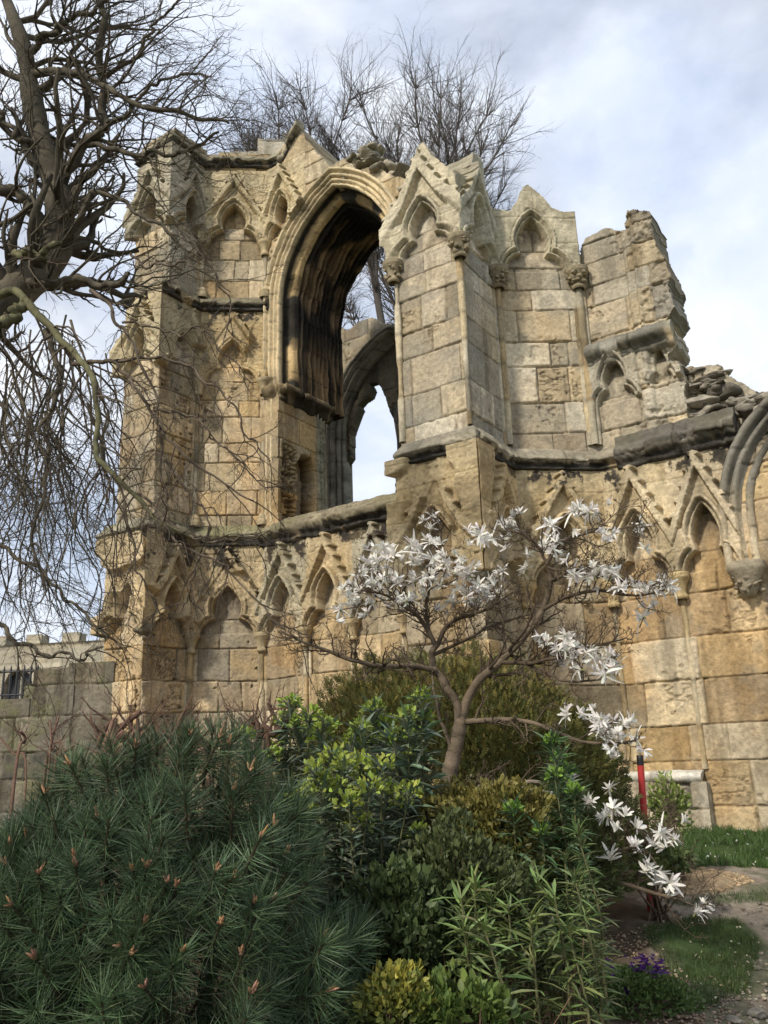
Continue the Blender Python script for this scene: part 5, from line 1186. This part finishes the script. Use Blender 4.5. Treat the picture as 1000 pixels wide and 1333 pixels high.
for i, sts in enumerate(ROSE):
    setseed(95 + i); root = thing('pruned_rose', RL[i], 'rose bush', 'pruned roses behind the pine'); b = Bag()
    for (a_, e_, r_) in sts * 2:
        d_ = 5.2 + RT.uniform(-.5, .5); j = lambda q, m: at(q[0] + RT.uniform(-m, m), q[1] + RT.uniform(-m, m) * .6, d_)
        p0, p1 = j(a_, 14), j(e_, 20); f = p0.copy(); f[2] = float(ground_z(f[0], f[1])); P = smooth_path([f, p0, (p0 + p1) / 2 + NT_.randn(3) * .03, p1], 16)
        R = r_ * .0052 * RT.uniform(.55, 1.0); tube(b, P, np.linspace(R * 1.2, R * .8, len(P)), 6, np.array((.17, .10, .07)) * RT.uniform(.6, 1.4))
        for k in range(3): q = P[RT.randrange(5, len(P) - 1)]; twig(b, q, np.array([RT.uniform(-1, 1), RT.uniform(-.5, .5), RT.uniform(.2, 1.1)]), RT.uniform(.1, .32), R * .5, 1, np.array([0, 0, .3]), np.array((.14, .085, .06)), .3, (3, 3), .7)
    b.build('stems', M_BARK, root)

# ---- red post
post = thing('red_post', 'red painted post with a black band at its top, standing before the wall', 'post')
pt = at(833, 983, 7.7); pb = at(839, 1092, 7.7); ft = pt + (pb - pt) * 1.35; ft[2] = min(ft[2], float(ground_z(ft[0], ft[1])) - .02)
ax = unit(pt - ft); L = np.linalg.norm(pt - ft); r_ = .029
b = Bag(); tube(b, [ft, ft + ax * L * .5, pt - ax * .085], [r_] * 3, 16, (.42, .035, .03)); b.build('shaft', M_PAINT, post, True)
b = Bag(); tube(b, [pt - ax * .087, pt - ax * .04, pt - ax * .004, pt], [r_ * 1.02, r_ * 1.02, r_ * 1.02, r_ * .9], 16, (.012, .012, .012)); b.build('band', M_PAINT, post, True)

# ---- low stone wall, railing and the crenellated building on the left
setseed(120); _keep = abbey
low = thing('low_stone_wall', 'low mossy grey stone wall stepping up to the turret on the left', 'wall'); abbey = low
def mossy(S, Z, h, c, f1, f2, f3):
    m = sstep(-.1, .35, f1 + .4 * f2)[..., None] * .6; return h, (c * .46) * (1 - m) + np.array((.15, .155, .075)) * (1 + .4 * f2)[..., None] * m
def wseg(x0, x1, ytop, seed, d0=15.6, d1=15.2):
    A = at(x0, 950, d0 + (d1 - d0) * (x0 + 200) / 340); B = at(x1, 950, d0 + (d1 - d0) * (x1 + 200) / 340); zt = at((x0 + x1) / 2, ytop, (A[1] + B[1]) / 2)[2]
    def loc(p): q = p - OA; return (q @ UA, q @ NA)
    o = panel(loc(A), loc(B), .0, zt, seed, .15, .2, 1.2, thick=.5, step=.022, extra=mossy, wmul=.9); return o, A, B, zt
M1 = wseg(-200, 31, 914, 171); M2 = wseg(31, 43, 890, 172); M3 = wseg(43, 88, 872, 173); M4 = wseg(88, 139, 862, 174)
abbey = _keep
rail = thing('iron_railing', 'black iron railing of upright bars standing on the low stone wall', 'railing')
A, B = at(-160, 900, 15.45), at(41, 900, 15.2); A[2] = B[2] = M1[3]
zt = at(20, 868, 15.2)[2]
for k in range(24):
    p = A + (B - A) * k / 23; b = Bag(); tube(b, [p + (0, .2, -.05), p + (0, .2, zt - p[2] - .04), p + (0, .2, zt - p[2] + .05)], [.021, .021, .006], 8, (.03, .03, .032)); b.build('bar', M_PAINT, rail)
for z_ in (M1[3] + .08, zt - .06):
    b = Bag(); q0, q1 = A.copy(), B.copy(); q0[2] = q1[2] = z_; tube(b, [q0 + (0, .2, 0), (q0 + q1) / 2 + (0, .2, 0), q1 + (0, .2, 0)], [.018] * 3, 8, (.03, .03, .032)); b.build('rail', M_PAINT, rail)

hall = thing('crenellated_building', 'pale stone building with a crenellated parapet beyond the low wall, far left', 'building'); abbey = hall
HD = 34.0; a_ = at(-420, 860, HD + 3); b_ = at(190, 860, HD); b_[1] = HD
def loc(p): q = p - OA; return (q @ UA, q @ NA)
La, Lb = loc(a_), loc(b_); HL = math.hypot(Lb[0] - La[0], Lb[1] - La[1]); zt = at(60, 834, HD)[2]; zm = at(60, 822, HD)[2]
def pale(S, Z, h, c, f1, f2, f3):
    g = np.array((.44, .40, .30)); c = c * .35 + g * .65; k = np.exp(-((Z - (zt - 1.05)) / .07) ** 2) + np.exp(-((Z - (zt - .02)) / .05) ** 2); return h + .09 * k, c * (1 - .25 * k[..., None])
tp = [(-1, -1)]; s = 0
while s < HL + 2: tp += [(s, zt), (s, zm), (s + .8, zm), (s + .8, zt)]; s += 1.65
tp += [(HL + 3, -1)]
sx = (at(14, 880, HD)[0] - a_[0]) / (b_[0] - a_[0]) * HL; wz_ = at(14, 872, HD)[2]
def win(c): return [(c - .62, -.5 + wz_ - 2.0), (c + .62, wz_ - 2.5), (c + .62, wz_ - .5), (c + .45, wz_ - .15), (c + .2, wz_ + .02), (c, wz_ + .06), (c - .2, wz_ + .02), (c - .45, wz_ - .15), (c - .62, wz_ - .5)]
panel(La, Lb, .0, zm + .1, 181, .1, .05, .6, thick=.6, step=.05, extra=pale, poly=tp, rag=0, holes=[win(sx), win(sx - 4.2)])
e2 = np.array([Lb[0] - La[0], Lb[1] - La[1]]) / HL; n2 = np.array([-e2[1], e2[0]])
for c_ in (sx, sx - 4.2):
    b = Bag(); q = [(c_ - .7, wz_ - 2.6), (c_ + .7, wz_ - 2.6), (c_ + .7, wz_ + .1), (c_ - .7, wz_ + .1)]
    b.add(np.array([L2W(La[0] + e2[0] * s_ - n2[0] * .3, La[1] + e2[1] * s_ - n2[1] * .3, z_) for s_, z_ in q]), [[0, 1, 2, 3]], (.02, .022, .025))
    wn = b.build('window', M_PAINT, hall)
    b = Bag()
    for (p, r) in (((c_, -2.6), (c_, .05)), ((c_ - .62, -1.3), (c_ + .62, -1.3))):
        tube(b, [L2W(La[0] + e2[0] * s_ - n2[0] * .24, La[1] + e2[1] * s_ - n2[1] * .24, wz_ + z_) for s_, z_ in (p, ((p[0] + r[0]) / 2, (p[1] + r[1]) / 2), r)], [.05] * 3, 6, (.36, .33, .25))
    b.build('mullion', M_STONE, wn)
abbey = _keep
